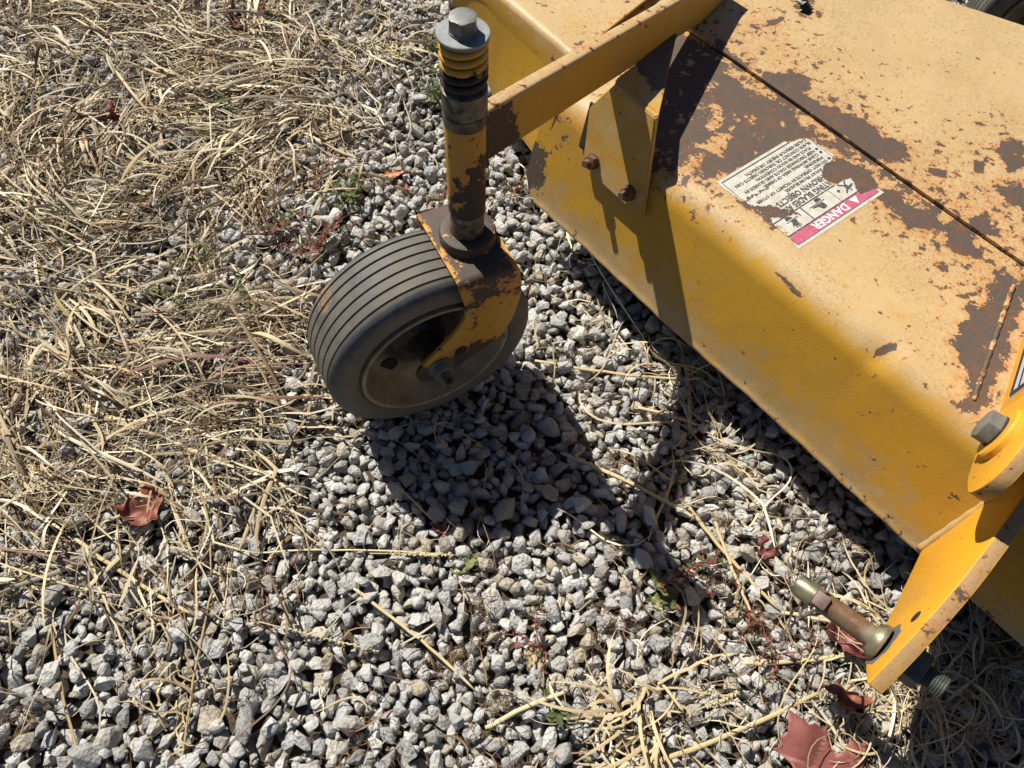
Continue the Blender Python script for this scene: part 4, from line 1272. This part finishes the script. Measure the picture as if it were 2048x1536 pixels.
def lay(n, xy, length, width, curl, lift, az=None, dark=0., S=8, kink=.25, follow=.006):
    """n blades lying on the gravel"""
    az = rng.uniform(0, 2 * np.pi, n) if az is None else az
    t = np.linspace(-.5, .5, S)[None]
    kap = rng.normal(0, 1, n)[:, None] * curl
    kap2 = rng.normal(0, 1, n)[:, None] * curl * .8
    kk = (rng.random(n) < kink)[:, None] * rng.normal(0, .9, n)[:, None] * (t > rng.uniform(-.3, .3, n)[:, None])
    ang = az[:, None] + kap * t + kap2 * (t * t * 3) + kk
    ds = (length / (S - 1))[:, None]
    dx, dy = np.cos(ang) * ds, np.sin(ang) * ds
    x = xy[:, :1] + np.cumsum(dx, 1) - dx.sum(1, keepdims=True) / 2
    y = xy[:, 1:] + np.cumsum(dy, 1) - dy.sum(1, keepdims=True) / 2
    h = surf(x.ravel(), y.ravel()).reshape(x.shape)
    k2 = h.shape[1] // 2
    ha, hb = h[:, :k2 + 1].mean(1, keepdims=True), h[:, k2:].mean(1, keepdims=True)
    hm = .45 * h.max(1, keepdims=True) + .55 * (ha + (hb - ha) * (t + .25) * 1.6)
    z = hm + lift[:, None] + rng.normal(0, .25, n)[:, None] * t * length[:, None] * .35 + (1 - 4 * t * t) * rng.normal(.0, .10, n)[:, None] * length[:, None]
    z = np.maximum(z, hm * .8 + h * .2 - .002)
    P = np.stack([x, y, z], -1)
    tp = np.clip(1 - np.abs(t * 2) ** 4 * .7, .2, 1)
    W = width[:, None] * tp / 2
    roll = rng.normal(0, .7, n)
    N = np.stack([-np.sin(az) * np.cos(roll), np.cos(az) * np.cos(roll), np.sin(roll)], -1)
    V, F = ribbons(P, W, N)
    ci = rng.choice(len(PAL), n, p=PW)
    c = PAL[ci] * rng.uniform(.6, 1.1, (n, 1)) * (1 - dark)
    c = np.repeat(np.c_[c, np.ones(n)], S * 3, axis=0)
    return V, F, c

def flow(P):
    return np.array([2.6 * mnoise.noise(Vector((p[0] * 3.2, p[1] * 3.2, 9.1))) - .55 for p in P])
B1 = np.array([(-0.455, 1.43), (-0.396, 1.044), (-0.445, 0.878), (-0.476, 0.743), (-0.455, 0.637), (-0.346, 0.523), (-0.274, 0.449), (-0.331, 0.348), (-0.423, 0.286), (-0.487, 0.235), (-0.623, 0.182), (-1.6, .12), (-1.6, 2.1), (-.5, 2.1)])
B2 = np.array([(-0.193, 1.465), (-0.221, 1.064), (-0.265, 0.897), (-0.328, 0.79), (-0.36, 0.646), (-0.276, 0.529), (-0.22, 0.453), (-0.241, 0.355), (-0.27, 0.252), (-0.252, 0.169), (-0.368, 0.144), (-0.587, 0.1), (-1.6, .05), (-1.6, 2.1), (-.15, 2.1)])
def dens(P):
    n = np.array([mnoise.noise(Vector((p[0] * 7, p[1] * 7, 1.7))) for p in P])
    n2 = np.array([mnoise.noise(Vector((p[0] * 19, p[1] * 19, 5.7))) for p in P])
    a = np.clip(sdf(P, B1) / .15 + .42 + n * 1.0 + n2 * .8, 0, 1)
    a = a * np.clip(.62 + n2 * 1.1 + n * .5, .12, 1)
    b = np.clip(sdf(P, B2) / .08 + .5 + n * .5, 0, 1) * .13
    return np.maximum(a, b)
def sample(n, fn, m=200, box=(-1.35, 1.2, -.2, 1.9)):
    out = []
    got = 0
    while got < n:
        x = rng.uniform(box[0], box[1], 6000); y = rng.uniform(box[2], box[3], 6000)
        k = inside(x, y, m)
        P = np.c_[x[k], y[k]]
        P = P[rng.random(len(P)) < fn(P)]
        out.append(P); got += len(P)
    return np.concatenate(out)[:n]
parts = []
n = 8000; xy = sample(n, dens)
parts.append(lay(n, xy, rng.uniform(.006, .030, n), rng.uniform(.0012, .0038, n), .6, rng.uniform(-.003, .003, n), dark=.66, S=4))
n = 5200; xy = sample(n, dens)
parts.append(lay(n, xy, rng.gamma(3, .013, n) + .012, rng.uniform(.0008, .0028, n), .6, rng.uniform(-.001, .006, n), np.where(rng.random(n) < .5, flow(xy) + rng.normal(0, .5, n), rng.uniform(0, 6.28, n)), dark=.18, S=6, kink=.5))
n = 3600; xy = sample(n, dens)
az = np.where(rng.random(n) < .72, flow(xy) + rng.normal(0, .42, n), rng.uniform(0, 6.28, n))
parts.append(lay(n, xy, rng.gamma(4, .017, n) + .02, rng.uniform(.0012, .0036, n), .38, rng.uniform(.002, .012, n), az, S=8, kink=.45))
n = 1500; xy = sample(n, dens)
parts.append(lay(n, xy, rng.gamma(4, .017, n) + .03, rng.uniform(.0028, .0060, n), .30, rng.uniform(.004, .014, n), np.where(rng.random(n) < .75, flow(xy) + rng.normal(0, .35, n), rng.uniform(0, 6.28, n)), S=8, kink=.5))
n = 2200; xy = sample(n, dens)
parts.append(lay(n, xy, rng.uniform(.03, .10, n), rng.uniform(.0006, .0013, n), 2.0, rng.uniform(.004, .016, n), S=11))
# scattered pieces over the open gravel, and heaps along the skirt and by the hitch
def thin(P):
    d = np.full(len(P), .05)
    for x, y, r, a in ((.20, .08, .10, .9), (.30, .40, .10, .7), (.36, .25, .10, .6), (.52, .12, .16, 1.0), (.42, .05, .12, .7), (.22, .54, .08, .8), (.27, .52, .06, .8), (.05, .54, .05, .35), (-.12, .62, .10, .25), (.12, .70, .10, .5), (.60, .22, .12, .9), (-.05, .9, .2, .15), (-.35, .12, .12, .18), (.03, .30, .15, .10)):
        d = np.maximum(d, a * np.exp(-((P[:, 0] - x) ** 2 + (P[:, 1] - y) ** 2) / r ** 2 * 1.2))
    return d
n = 1150; xy = sample(n, thin)
parts.append(lay(n, xy, rng.gamma(2.5, .014, n) + .012, rng.uniform(.0009, .0028, n), 1.3, rng.uniform(0, .008, n), S=8))
n = 260; xy = sample(n, thin)
parts.append(lay(n, xy, rng.gamma(3, .022, n) + .04, rng.uniform(.0014, .0036, n), 1.5, rng.uniform(.003, .016, n), S=11))
n = 260; xy = sample(n, thin)
parts.append(lay(n, xy, rng.uniform(.05, .13, n), rng.uniform(.0006, .0012, n), 3.0, rng.uniform(.003, .02, n), S=13))
VV, FF, CC = [], [], []; off = 0
for v, f, c in parts:
    VV.append(v); FF.append(f + off); CC.append(c); off += len(v)
dg_ = build_ribbons('dry_grass', np.concatenate(VV), np.concatenate(FF), np.concatenate(CC))
tag(dg_, 'pale dry mown grass matted over the gravel', 'grass', kind='stuff')

# dark dead moss caught between the stones
VV, FF, CC = [], [], []; off = 0
def mossd(P):
    d = np.full(len(P), .16)
    for x, y, r, a in ((.06, .14, .16, 1.), (.33, .10, .12, 1.), (.28, .24, .16, .9), (-.3, .15, .2, .5), (-.2, .75, .25, .5), (.1, .35, .1, .5), (-.62, .28, .12, .9)):
        d = np.maximum(d, a * np.exp(-((P[:, 0] - x) ** 2 + (P[:, 1] - y) ** 2) / r ** 2))
    return d
cl = sample(330, mossd, 120)
for c in cl:
    m = rng.integers(18, 50)
    xy = c + rng.normal(0, .010, (m, 2))
    v, f, cc = lay(m, xy, rng.uniform(.006, .026, m), rng.uniform(.0005, .0013, m), 3.5, rng.uniform(-.004, .003, m), S=6)
    q = np.array((.15, .085, .042)) * rng.uniform(.5, 1.5)
    cc[:, :3] = q * rng.uniform(.7, 1.2, (len(cc), 1))
    VV.append(v); FF.append(f + off); CC.append(cc); off += len(v)
ms = build_ribbons('dead_moss', np.concatenate(VV), np.concatenate(FF), np.concatenate(CC))
tag(ms, 'dark brown dead moss and root bits between the stones', 'moss', kind='stuff')

# ------------------------------------------------------------------ single stalks, tufts, leaves, weeds
def stalk(p0, p1, wd, label, col=(.60, .49, .27), sag=.0, bend=.02, S=14, seed=0):
    r3 = np.random.default_rng(seed)
    p0, p1 = np.array(p0), np.array(p1)
    t = np.linspace(0, 1, S)
    d = p1 - p0; L_ = np.linalg.norm(d); nrm = np.array([-d[1], d[0]]) / L_
    xy = p0 + t[:, None] * d + (np.sin(t * np.pi) * bend * L_ * r3.choice([-1, 1]) + r3.normal(0, .0005, S))[:, None] * nrm
    h = surf(xy[:, 0], xy[:, 1])
    k = np.convolve(np.pad(h, 3, mode='edge'), np.ones(7) / 7, 'valid')
    z = np.interp(t, [0, .5, 1], [k[:4].mean(), k[5:9].max(), k[-4:].mean()]) * .6 + h.max() * .4 + .0025
    P = np.c_[xy, z]
    V, F = tube_geo(P, wd / 2 * np.interp(t, [0, .1, .9, 1], [.8, 1, .85, .4]), 7)
    V = np.array(V); V[:, 2] = P.repeat(7, 0)[:, 2] + (V[:, 2] - P.repeat(7, 0)[:, 2]) * .55
    c = np.tile(np.array([*col, 1.]), (len(V), 1)); c[:, :3] *= r3.uniform(.9, 1.08, (len(V), 1))
    o = mesh('straw_stalk', V, F, 'straw', None, True, {'Col': c})
    return tag(o, label, 'straw', 'long straw stalks lying on the gravel')
SK = [((.246, .565), (.25, .45), .0062, 'flat broken straw stalk in the lit gap between wheel and deck skirt'),
      ((.030, .540), (.249, .529), .0050, 'straw stalk pointing from the tyre to the deck skirt'),
      ((.176, .475), (.262, .458), .0050, 'short straw piece lying across sunlit stones beside the wheel shadow'),
      ((.072, .402), (.262, .318), .0062, 'straw stalk leaving the lower right edge of the wheel shadow'),
      ((.235, .345), (.345, .214), .0055, 'straw stalk that meets another in a bend left of the lift pin'),
      ((.345, .214), (.518, .186), .0050, 'straw stalk running from the bend to the space under the lift pin'),
      ((.268, .330), (.312, .200), .0046, 'thin upright-looking straw beside the bent stalk left of the lift pin'),
      ((.130, .020), (.386, .128), .0062, 'longest pale straw, rising to the red maple leaf from the bottom edge'),
      ((.000, .062), (.090, .106), .0058, 'short thick straw at the bottom edge beside the straw tuft'),
      ((-.172, .202), (-.013, .098), .0042, 'thin yellow straw slanting over clean gravel at bottom centre'),
      ((-.520, .236), (-.350, .156), .0055, 'thick pale straw between the curled red leaf and the clean gravel'),
      ((-.500, .226), (-.413, .110), .0034, 'thin straw crossing the thick pale one below the curled red leaf'),
      ((-.512, .135), (-.405, -.03), .0036, 'long brown stem running down to the big corner stone'),
      ((-.340, .190), (-.318, -.02), .0030, 'thin stem running straight down across the clean gravel'),
      ((-.300, .236), (-.050, .252), .0026, 'fine yellow straw just under the tyre, pointing right'),
      ((.290, .150), (.450, .176), .0052, 'yellow straw whose end lies under the tip of the hitch plate'),
      ((-.60, 1.06), (-.44, .79), .0044, 'long pale straw on top of the thatch near the upper edge'),
      ((-.80, .36), (-.60, .25), .0070, 'thick flattened straw on the thatch at the left edge'),
      ((-.58, .42), (-.36, .35), .0066, 'thick straw on the lower right rim of the thatch')]
for i, (a, b, w_, lb) in enumerate(SK): stalk(a, b, w_, lb, seed=50 + i, col=[(.62, .50, .28), (.58, .46, .24), (.66, .55, .33)][i % 3] if i not in (12, 13) else (.40, .29, .15))

def tuft(x, y, nb, L_, wd, lean, label, seed, col=(.60, .48, .28)):
    r3 = np.random.default_rng(seed)
    S = 12
    az = r3.uniform(0, 6.28, nb) if lean is None else r3.normal(lean, .9, nb)
    ln = L_ * r3.uniform(.45, 1.1, nb)
    t = np.linspace(0, 1, S)[None]
    el = r3.uniform(.15, 1.1, nb)[:, None] * (1 - 1.5 * t) - .15
    an = az[:, None] + r3.normal(0, 1.3, nb)[:, None] * t * 1.5 + r3.normal(0, .9, nb)[:, None] * (t > r3.uniform(.3, .9, nb)[:, None])
    ds = (ln / S)[:, None]
    X = x + r3.normal(0, .02, nb)[:, None] + np.cumsum(np.cos(an) * np.cos(el) * ds, 1)
    Y = y + r3.normal(0, .02, nb)[:, None] + np.cumsum(np.sin(an) * np.cos(el) * ds, 1)
    Z = float(surf(x, y)) + np.cumsum(np.sin(el) * ds, 1)
    Z = np.maximum(Z, surf(X.ravel(), Y.ravel()).reshape(X.shape) + .001)
    W = wd * r3.uniform(.5, 1.1, nb)[:, None] * (1 - t ** 3 * .8) / 2
    N = np.stack([-np.sin(az), np.cos(az), r3.normal(0, .3, nb)], -1)
    V, F = ribbons(np.stack([X, Y, Z], -1), W, N)
    c = np.array(col) * r3.uniform(.7, 1.1, (nb, 1)); c = np.repeat(np.c_[c, np.ones(nb)], S * 3, 0)
    o = build_ribbons('grass_tuft', V, F, c)
    return tag(o, label, 'grass tuft', 'dead grass tufts')
TU = [(.177, .085, 38, .12, .0042, R(-120), 'pale dead grass tuft with thick blades fanning to the bottom edge'),
      (.285, .43, 18, .13, .0026, R(-70), 'wispy straw tuft in the sunlit strip beside the arm shadow'),
      (.53, .130, 60, .13, .0036, None, 'thick tangled straw tuft under the nut of the lift pin'),
      (.60, .165, 45, .11, .0030, None, 'shaded straw tuft at the right edge under the hitch plate'),
      (.43, .10, 34, .11, .0026, None, 'sunlit straw tuft between the hitch plate and the red maple leaf'),
      (-.354, 1.00, 45, .11, .0034, None, 'tan dead grass tuft where the thatch ends above the wheel'),
      (-.62, 1.15, 45, .13, .0034, None, 'tan dead grass tuft near the red-brown leaf at the top edge'),
      (-.92, .95, 45, .13, .0036, None, 'dead grass tuft on the thatch at the far left edge'),
      (-.30, 1.22, 40, .12, .0030, None, 'dead grass tuft left of the big washer bolt'),
      (.24, .56, 20, .12, .0028, R(-100), 'straw tuft half in the shade of the deck skirt'),
      (-.33, .055, 16, .10, .0026, R(140), 'small dead grass tuft with few blades near the big corner stone'),
      (.47, .21, 18, .11, .0026, None, 'thin straw tuft in shade between lift pin and deck skirt')]
for i, a in enumerate(TU): tuft(*a, seed=200 + i)

# seed heads
def seedhead(p0, p1, label, seed):
    r3 = np.random.default_rng(seed)
    geo = []
    p0, p1 = np.array(p0), np.array(p1)
    n = 60
    zz = float(max(surf(*p0), surf(*p1), surf(*((p0 + p1) / 2)))) + .003
    for k in range(n):
        t = k / n
        c = p0 + (p1 - p0) * t
        a = r3.uniform(0, 6.28)
        d = np.array([math.cos(a), math.sin(a), r3.uniform(-.2, .6)]) * .0035
        q = np.array([*c, zz])
        geo.append(tube_geo([q, q + d * .6, q + d], [.0006, .0011, .0003], 5))
    geo.append(tube_geo([np.array([*(p0 + (p1 - p0) * t), zz]) for t in np.linspace(-.3, 1, 8)], .0007, 5))
    V, F = join(*geo)
    c = np.tile([.60, .52, .30, 1], (len(V), 1))
    tag(mesh('seed_head', V, F, 'straw', None, True, {'Col': c}), label, 'seed head', 'dry grass seed heads')
seedhead((-.135, .247), (-.055, .252), 'dry grass seed head on pale stones below the wheel shadow', 1)
seedhead((-.245, .150), (-.13, .132), 'dry grass seed head lying left of the clean gravel', 2)
seedhead((.245, .100), (.285, .118), 'fat curved seed head left of the greenish stone', 3)

# leaves
def maple(name, x, y, size_, rz, mat, label, curl=.2, tilt=(0, 0), lift=.006, seed=0):
    half = [(0, -.03), (.08, -.03), (.20, -.10), (.36, -.08), (.33, .01), (.52, .10), (.47, .15), (.60, .27), (.76, .40), (.58, .41), (.54, .50), (.43, .45), (.30, .40), (.26, .48), (.30, .60), (.38, .70), (.27, .69), (.22, .78), (.13, .79), (.07, .90), (0, 1.02)]
    out = half + [(-a * .96, b * 1.02) for a, b in half[-2:0:-1]]
    P = np.array(out)
    n = 34
    xs_ = np.linspace(-.78, .78, n); ys_ = np.linspace(-.12, 1.04, n)
    g = np.array([(a, b) for a in xs_ for b in ys_])
    g = g[sdf(g, P) > .012]
    B = np.array(subdiv(out, .03))
    A = np.concatenate([B, g])
    from mathutils.geometry import delaunay_2d_cdt
    v2, e2, f2, *_ = delaunay_2d_cdt([Vector(p) for p in A], [(i, (i + 1) % len(B)) for i in range(len(B))], [], 1, 1e-5)
    A = np.array([p[:] for p in v2])
    r3 = np.random.default_rng(seed)
    vein = np.zeros(len(A))
    for a, b in (((0, 0), (0, 1.0)), ((0, .02), (.74, .39)), ((0, .02), (-.72, .4)), ((0, .0), (.34, -.06)), ((0, 0), (-.34, -.06)), ((0, .36), (.34, .66)), ((0, .36), (-.34, .66)), ((.34, .2), (.52, .46)), ((-.34, .2), (-.50, .47)), ((.3, .17), (.5, .11)), ((-.3, .17), (-.48, .12))):
        a, b = np.array(a), np.array(b); e = b - a
        t = np.clip((A - a) @ e / (e @ e), 0, 1)
        vein = np.maximum(vein, np.clip(1 - np.linalg.norm(A - a - t[:, None] * e, axis=1) / .022, 0, 1))
    z = curl * (A[:, 0] ** 2 * 1.2 + (A[:, 1] - .4) ** 2 * .7) + .05 * np.sin(A[:, 0] * 9 + seed) * np.sin(A[:, 1] * 8 + seed * 2) * (1 + curl) - vein * .012
    if curl > .8: z += .10 * np.sin(A[:, 0] * 6 + seed) + .07 * np.sin(A[:, 1] * 11 + seed) - .3 * curl * (A[:, 0] ** 2)
    V = np.c_[A[:, 0], A[:, 1] - .3, z] * size_
    Rm_ = np.array(Matrix.Rotation(rz, 3, 'Z') @ Matrix.Rotation(tilt[0], 3, 'X') @ Matrix.Rotation(tilt[1], 3, 'Y'))
    V = V @ Rm_.T
    V2 = V + Rm_[:, 2] * -.0004
    F = [tuple(f) for f in f2]
    n0 = len(V)
    bnd = {}
    for f in F:
        for i in range(len(f)):
            a, b = f[i], f[(i + 1) % len(f)]; k = (min(a, b), max(a, b)); bnd[k] = None if k in bnd else (a, b)
    F2 = F + [tuple(i + n0 for i in f[::-1]) for f in F] + [(b, a, a + n0, b + n0) for a, b in [e for e in bnd.values() if e]]
    VV = np.concatenate([V, V2]); VV += np.array([x, y, float(surf(x, y)) + lift - min(0, V[:, 2].min())])
    lf = empty('maple_leaf', (x, y, float(surf(x, y)))); PIV[lf.name] = np.array([x, y, float(surf(x, y))])
    mesh('blade', VV, F2, mat, lf, True, {'vein': np.concatenate([vein, vein])})
    base = np.array([0, -.32, 0]) * size_ @ Rm_.T + np.array([x, y, float(surf(x, y)) + lift + .002])
    dr = np.array([0, -1, .1]) @ Rm_.T
    pts_ = [base + dr * size_ * .5 * t + np.array([math.sin(t * 2) * .006, 0, -.004 * t]) for t in np.linspace(0, 1, 8)]
    V, F = tube_geo(pts_, np.linspace(.0012, .0009, 8), 6)
    mesh('leafstalk', V, F, mat, lf, True)
    return tag(lf, label, 'leaf')
maple('m', .364, .040, .098, R(24), 'maple_red', 'large flat red maple leaf cut by the bottom edge near the tuft', .10, (.12, .05), .010, 1)
maple('m', .418, .192, .052, R(200), 'maple_dark', 'dark red crumpled leaf under the lift pin', .9, (.2, -.3), .004, 2)
maple('m', -.446, .274, .050, R(95), 'maple_brown', 'curled red-brown leaf at the lower rim of the thatch', .8, (.25, .3), .010, 3)
maple('m', -.570, 1.250, .062, R(40), 'maple_brown', 'curled red-brown leaf near the top edge in the thatch', 1.0, (.4, .2), .012, 4)
maple('m', -.720, .965, .042, R(120), 'maple_dark', 'dark brown shrivelled leaf buried in the thatch', 1.0, (.2, .3), .002, 5)
maple('m', .405, .118, .036, R(150), 'maple_brown', 'small brown leaf scrap in the straw above the large maple leaf', .9, (.5, .3), .004, 6)
maple('m', .336, .290, .028, R(20), 'maple_dark', 'tiny dark red leaf scrap among stones left of the hitch plate', .9, (.3, .3), .004, 7)
maple('m', -.652, .140, .050, R(80), 'maple_brown', 'brown leaf half under straw at the left edge above the gravel', .9, (.3, .3), .004, 8)

def simple_leaf(x, y, L_, wd, rz, mat, label, curl=.25, name='fallen_leaf', tilt=.1):
    S = 14
    t = np.linspace(0, 1, S)
    wv = np.sin(np.pi * t ** .8) ** .8
    rows = []
    for k in range(S):
        for q in (-1, -.5, 0, .5, 1):
            rows.append((t[k] * L_ - L_ / 2, q * wv[k] * wd / 2, curl * L_ * (.5 * (t[k] - .5) ** 2 * 2) + abs(q) * wv[k] * wd * .22 + .002 * math.sin(k * 1.7 + q * 3)))
    V = np.array(rows)
    Rm_ = np.array(Matrix.Rotation(rz, 3, 'Z') @ Matrix.Rotation(tilt, 3, 'X'))
    V = V @ Rm_.T
    vein = np.tile([0, 0, .9, 0, 0], S)
    V += np.array([x, y, float(surf(x, y)) + .004 - V[:, 2].min()])
    F = [tuple(f) for f in grid_faces(S, 5)]
    n0 = len(V)
    V2 = V - np.array([0, 0, .0004])
    F2 = F + [tuple(i + n0 for i in f[::-1]) for f in F]
    for i in range(S - 1):
        F2.append((i * 5, (i + 1) * 5, n0 + (i + 1) * 5, n0 + i * 5)); F2.append(((i + 1) * 5 + 4, i * 5 + 4, n0 + i * 5 + 4, n0 + (i + 1) * 5 + 4))
    o = mesh(name, np.concatenate([V, V2]), F2, mat, None, True, {'vein': np.concatenate([vein, vein])})
    return tag(o, label, 'leaf')
simple_leaf(-.225, .888, .042, .014, R(20), 'leaf_orange', 'small orange leaf on pale gravel above the tyre')
simple_leaf(-.205, .872, .034, .012, R(-25), 'maple_red', 'small pink-red leaf beside the orange one above the tyre')
simple_leaf(-.040, .243, .044, .017, R(38), 'leaf_green', 'single green and yellow leaf below the wheel shadow')
simple_leaf(.053, .128, .058, .018, R(-72), 'leaf_tan', 'tan narrow dead leaf standing among stones at bottom centre')
simple_leaf(-.395, .150, .016, .010, R(30), 'maple_brown', 'tiny red-brown leaf chip on the clean gravel')
simple_leaf(.196, .236, .040, .016, R(120), 'leaf_green', 'broad green weed leaf in half shade left of the bent stalk')
simple_leaf(.214, .226, .040, .016, R(40), 'leaf_green', 'yellow-green weed leaf pointing right in half shade')
simple_leaf(.198, .216, .034, .014, R(-60), 'leaf_green', 'small green weed leaf at the lower end of the half-shaded weed')
simple_leaf(-.075, .285, .030, .010, R(-20), 'maple_brown', 'brown leaf lying in the deepest part of the wheel shadow')

def weed(x, y, r, nl, ls, label, red=.3, seed=0, long_=False, up_=.02):
    r3 = np.random.default_rng(seed)
    we = empty('weed_plant', (x, y, float(surf(x, y)))); PIV[we.name] = np.array([x, y, float(surf(x, y))])
    z0 = float(surf(x, y))
    VL, FL, CL = [], [], []; off = 0
    geo = []
    ns = max(4, nl // 9)
    for s in range(ns):
        a = r3.uniform(0, 6.28); ln = r * r3.uniform(.4, 1.15)
        S = 9
        pts_ = []
        ang = a; p = np.array([x, y])
        for k in range(S):
            h = max(z0, float(surf(*p))) + .002 + up_ * math.sin(k / S * 2.2) * r3.uniform(.6, 1)
            pts_.append((p[0], p[1], h)); ang += r3.normal(0, .28); p = p + np.array([math.cos(ang), math.sin(ang)]) * ln / S
        geo.append(tube_geo(pts_, np.linspace(.0011, .0005, S), 5))
        m = nl // ns
        for q in range(m):
            k = r3.integers(1, S); c = np.array(pts_[k]) + r3.normal(0, .0025, 3)
            la = ang + r3.normal(0, 1.4); l_ = ls * r3.uniform(.5, 1.2); wd = l_ * r3.uniform(.35, .6)
            el = r3.uniform(-.2, .7)
            d = np.array([math.cos(la) * math.cos(el), math.sin(la) * math.cos(el), math.sin(el)]); sd_ = np.array([-math.sin(la), math.cos(la), r3.normal(0, .3)])
            nn = np.cross(d, sd_)
            quad = [c, c + d * l_ * .3 + sd_ * wd * .5 + nn * .0006, c + d * l_ * .75 + sd_ * wd * .4 + nn * .0004, c + d * l_, c + d * l_ * .75 - sd_ * wd * .4 + nn * .0004, c + d * l_ * .3 - sd_ * wd * .5 + nn * .0006, c + d * l_ * .5]
            VL += [tuple(v) for v in quad]
            for i in range(6): FL.append((off + 6, off + i, off + (i + 1) % 6))
            off += 7
            g = np.array((.075, .115, .030)) * r3.uniform(.6, 1.5)
            if r3.random() < red: g = np.array((.20, .06, .05)) * r3.uniform(.6, 1.4)
            elif r3.random() < .2: g = np.array((.20, .21, .07))
            CL += [(*g, 1.)] * 7
    V, F = join(*geo)
    mesh('stem', V, F, 'straw', we, True, {'Col': np.tile([.30, .075, .07, 1] if red > .15 else [.16, .17, .06, 1], (len(V), 1))})
    o = mesh('foliage', VL, FL, 'leafgreen', we, None, {'Col': np.array(CL)})
    return tag(we, label, 'weed', 'low weeds growing through the gravel')
WD = [(-.315, .715, .070, 110, .011, 'reddish low weed just above the left of the tyre', .45), (-.385, .755, .055, 70, .010, 'red and green weed between thatch and tyre', .35),
      (-.285, .825, .055, 70, .013, 'green broad-leaved weed above the tyre', .12), (-.345, .86, .05, 40, .010, 'thin red-stemmed weed at the thatch rim above the tyre', .55),
      (-.18, 1.09, .045, 60, .014, 'dark green weed just left of the coil spring', .05), (-.205, 1.23, .045, 45, .013, 'dark green weed left of the big washer', .05),
      (-.55, 1.01, .045, 60, .009, 'green clover-like weed in the upper thatch', .02), (-.505, .60, .05, 60, .009, 'green weed under straw left of the tyre', .02),
      (-.49, .675, .05, 60, .008, 'green weed in the thatch, upper neighbour of the one left of the tyre', .02), (-.71, .73, .05, 60, .008, 'green weed patch in the middle of the thatch', .02),
      (-.40, .595, .04, 40, .009, 'small green weed on stones close to the tyre', .02), (-.14, .83, .06, 70, .007, 'mossy olive weed left of the pivot tube', .3),
      (-.02, .87, .05, 60, .007, 'mossy olive weed right of the pivot tube', .2), (.235, .258, .055, 60, .009, 'red-stemmed weed at the tip of the spindle shadow', .5),
      (.063, .150, .055, 50, .007, 'pink-stemmed creeping weed over gravel at bottom centre', .6), (.30, .215, .05, 45, .007, 'pink-stemmed weed left of the linchpin', .6),
      (.070, .082, .025, 24, .011, 'small dark green rosette at bottom centre', .0), (-.655, .105, .025, 24, .008, 'small green weed at the left edge above the gravel', .0),
      (-.11, .96, .06, 60, .008, 'sparse olive weed on gravel above the fork', .25), (.34, .165, .05, 40, .007, 'dull red creeping weed under the lift pin', .6)]
for i, (x, y, r, nl, ls, lb, rd) in enumerate(WD): weed(x, y, r, nl, ls, lb, rd, 400 + i)
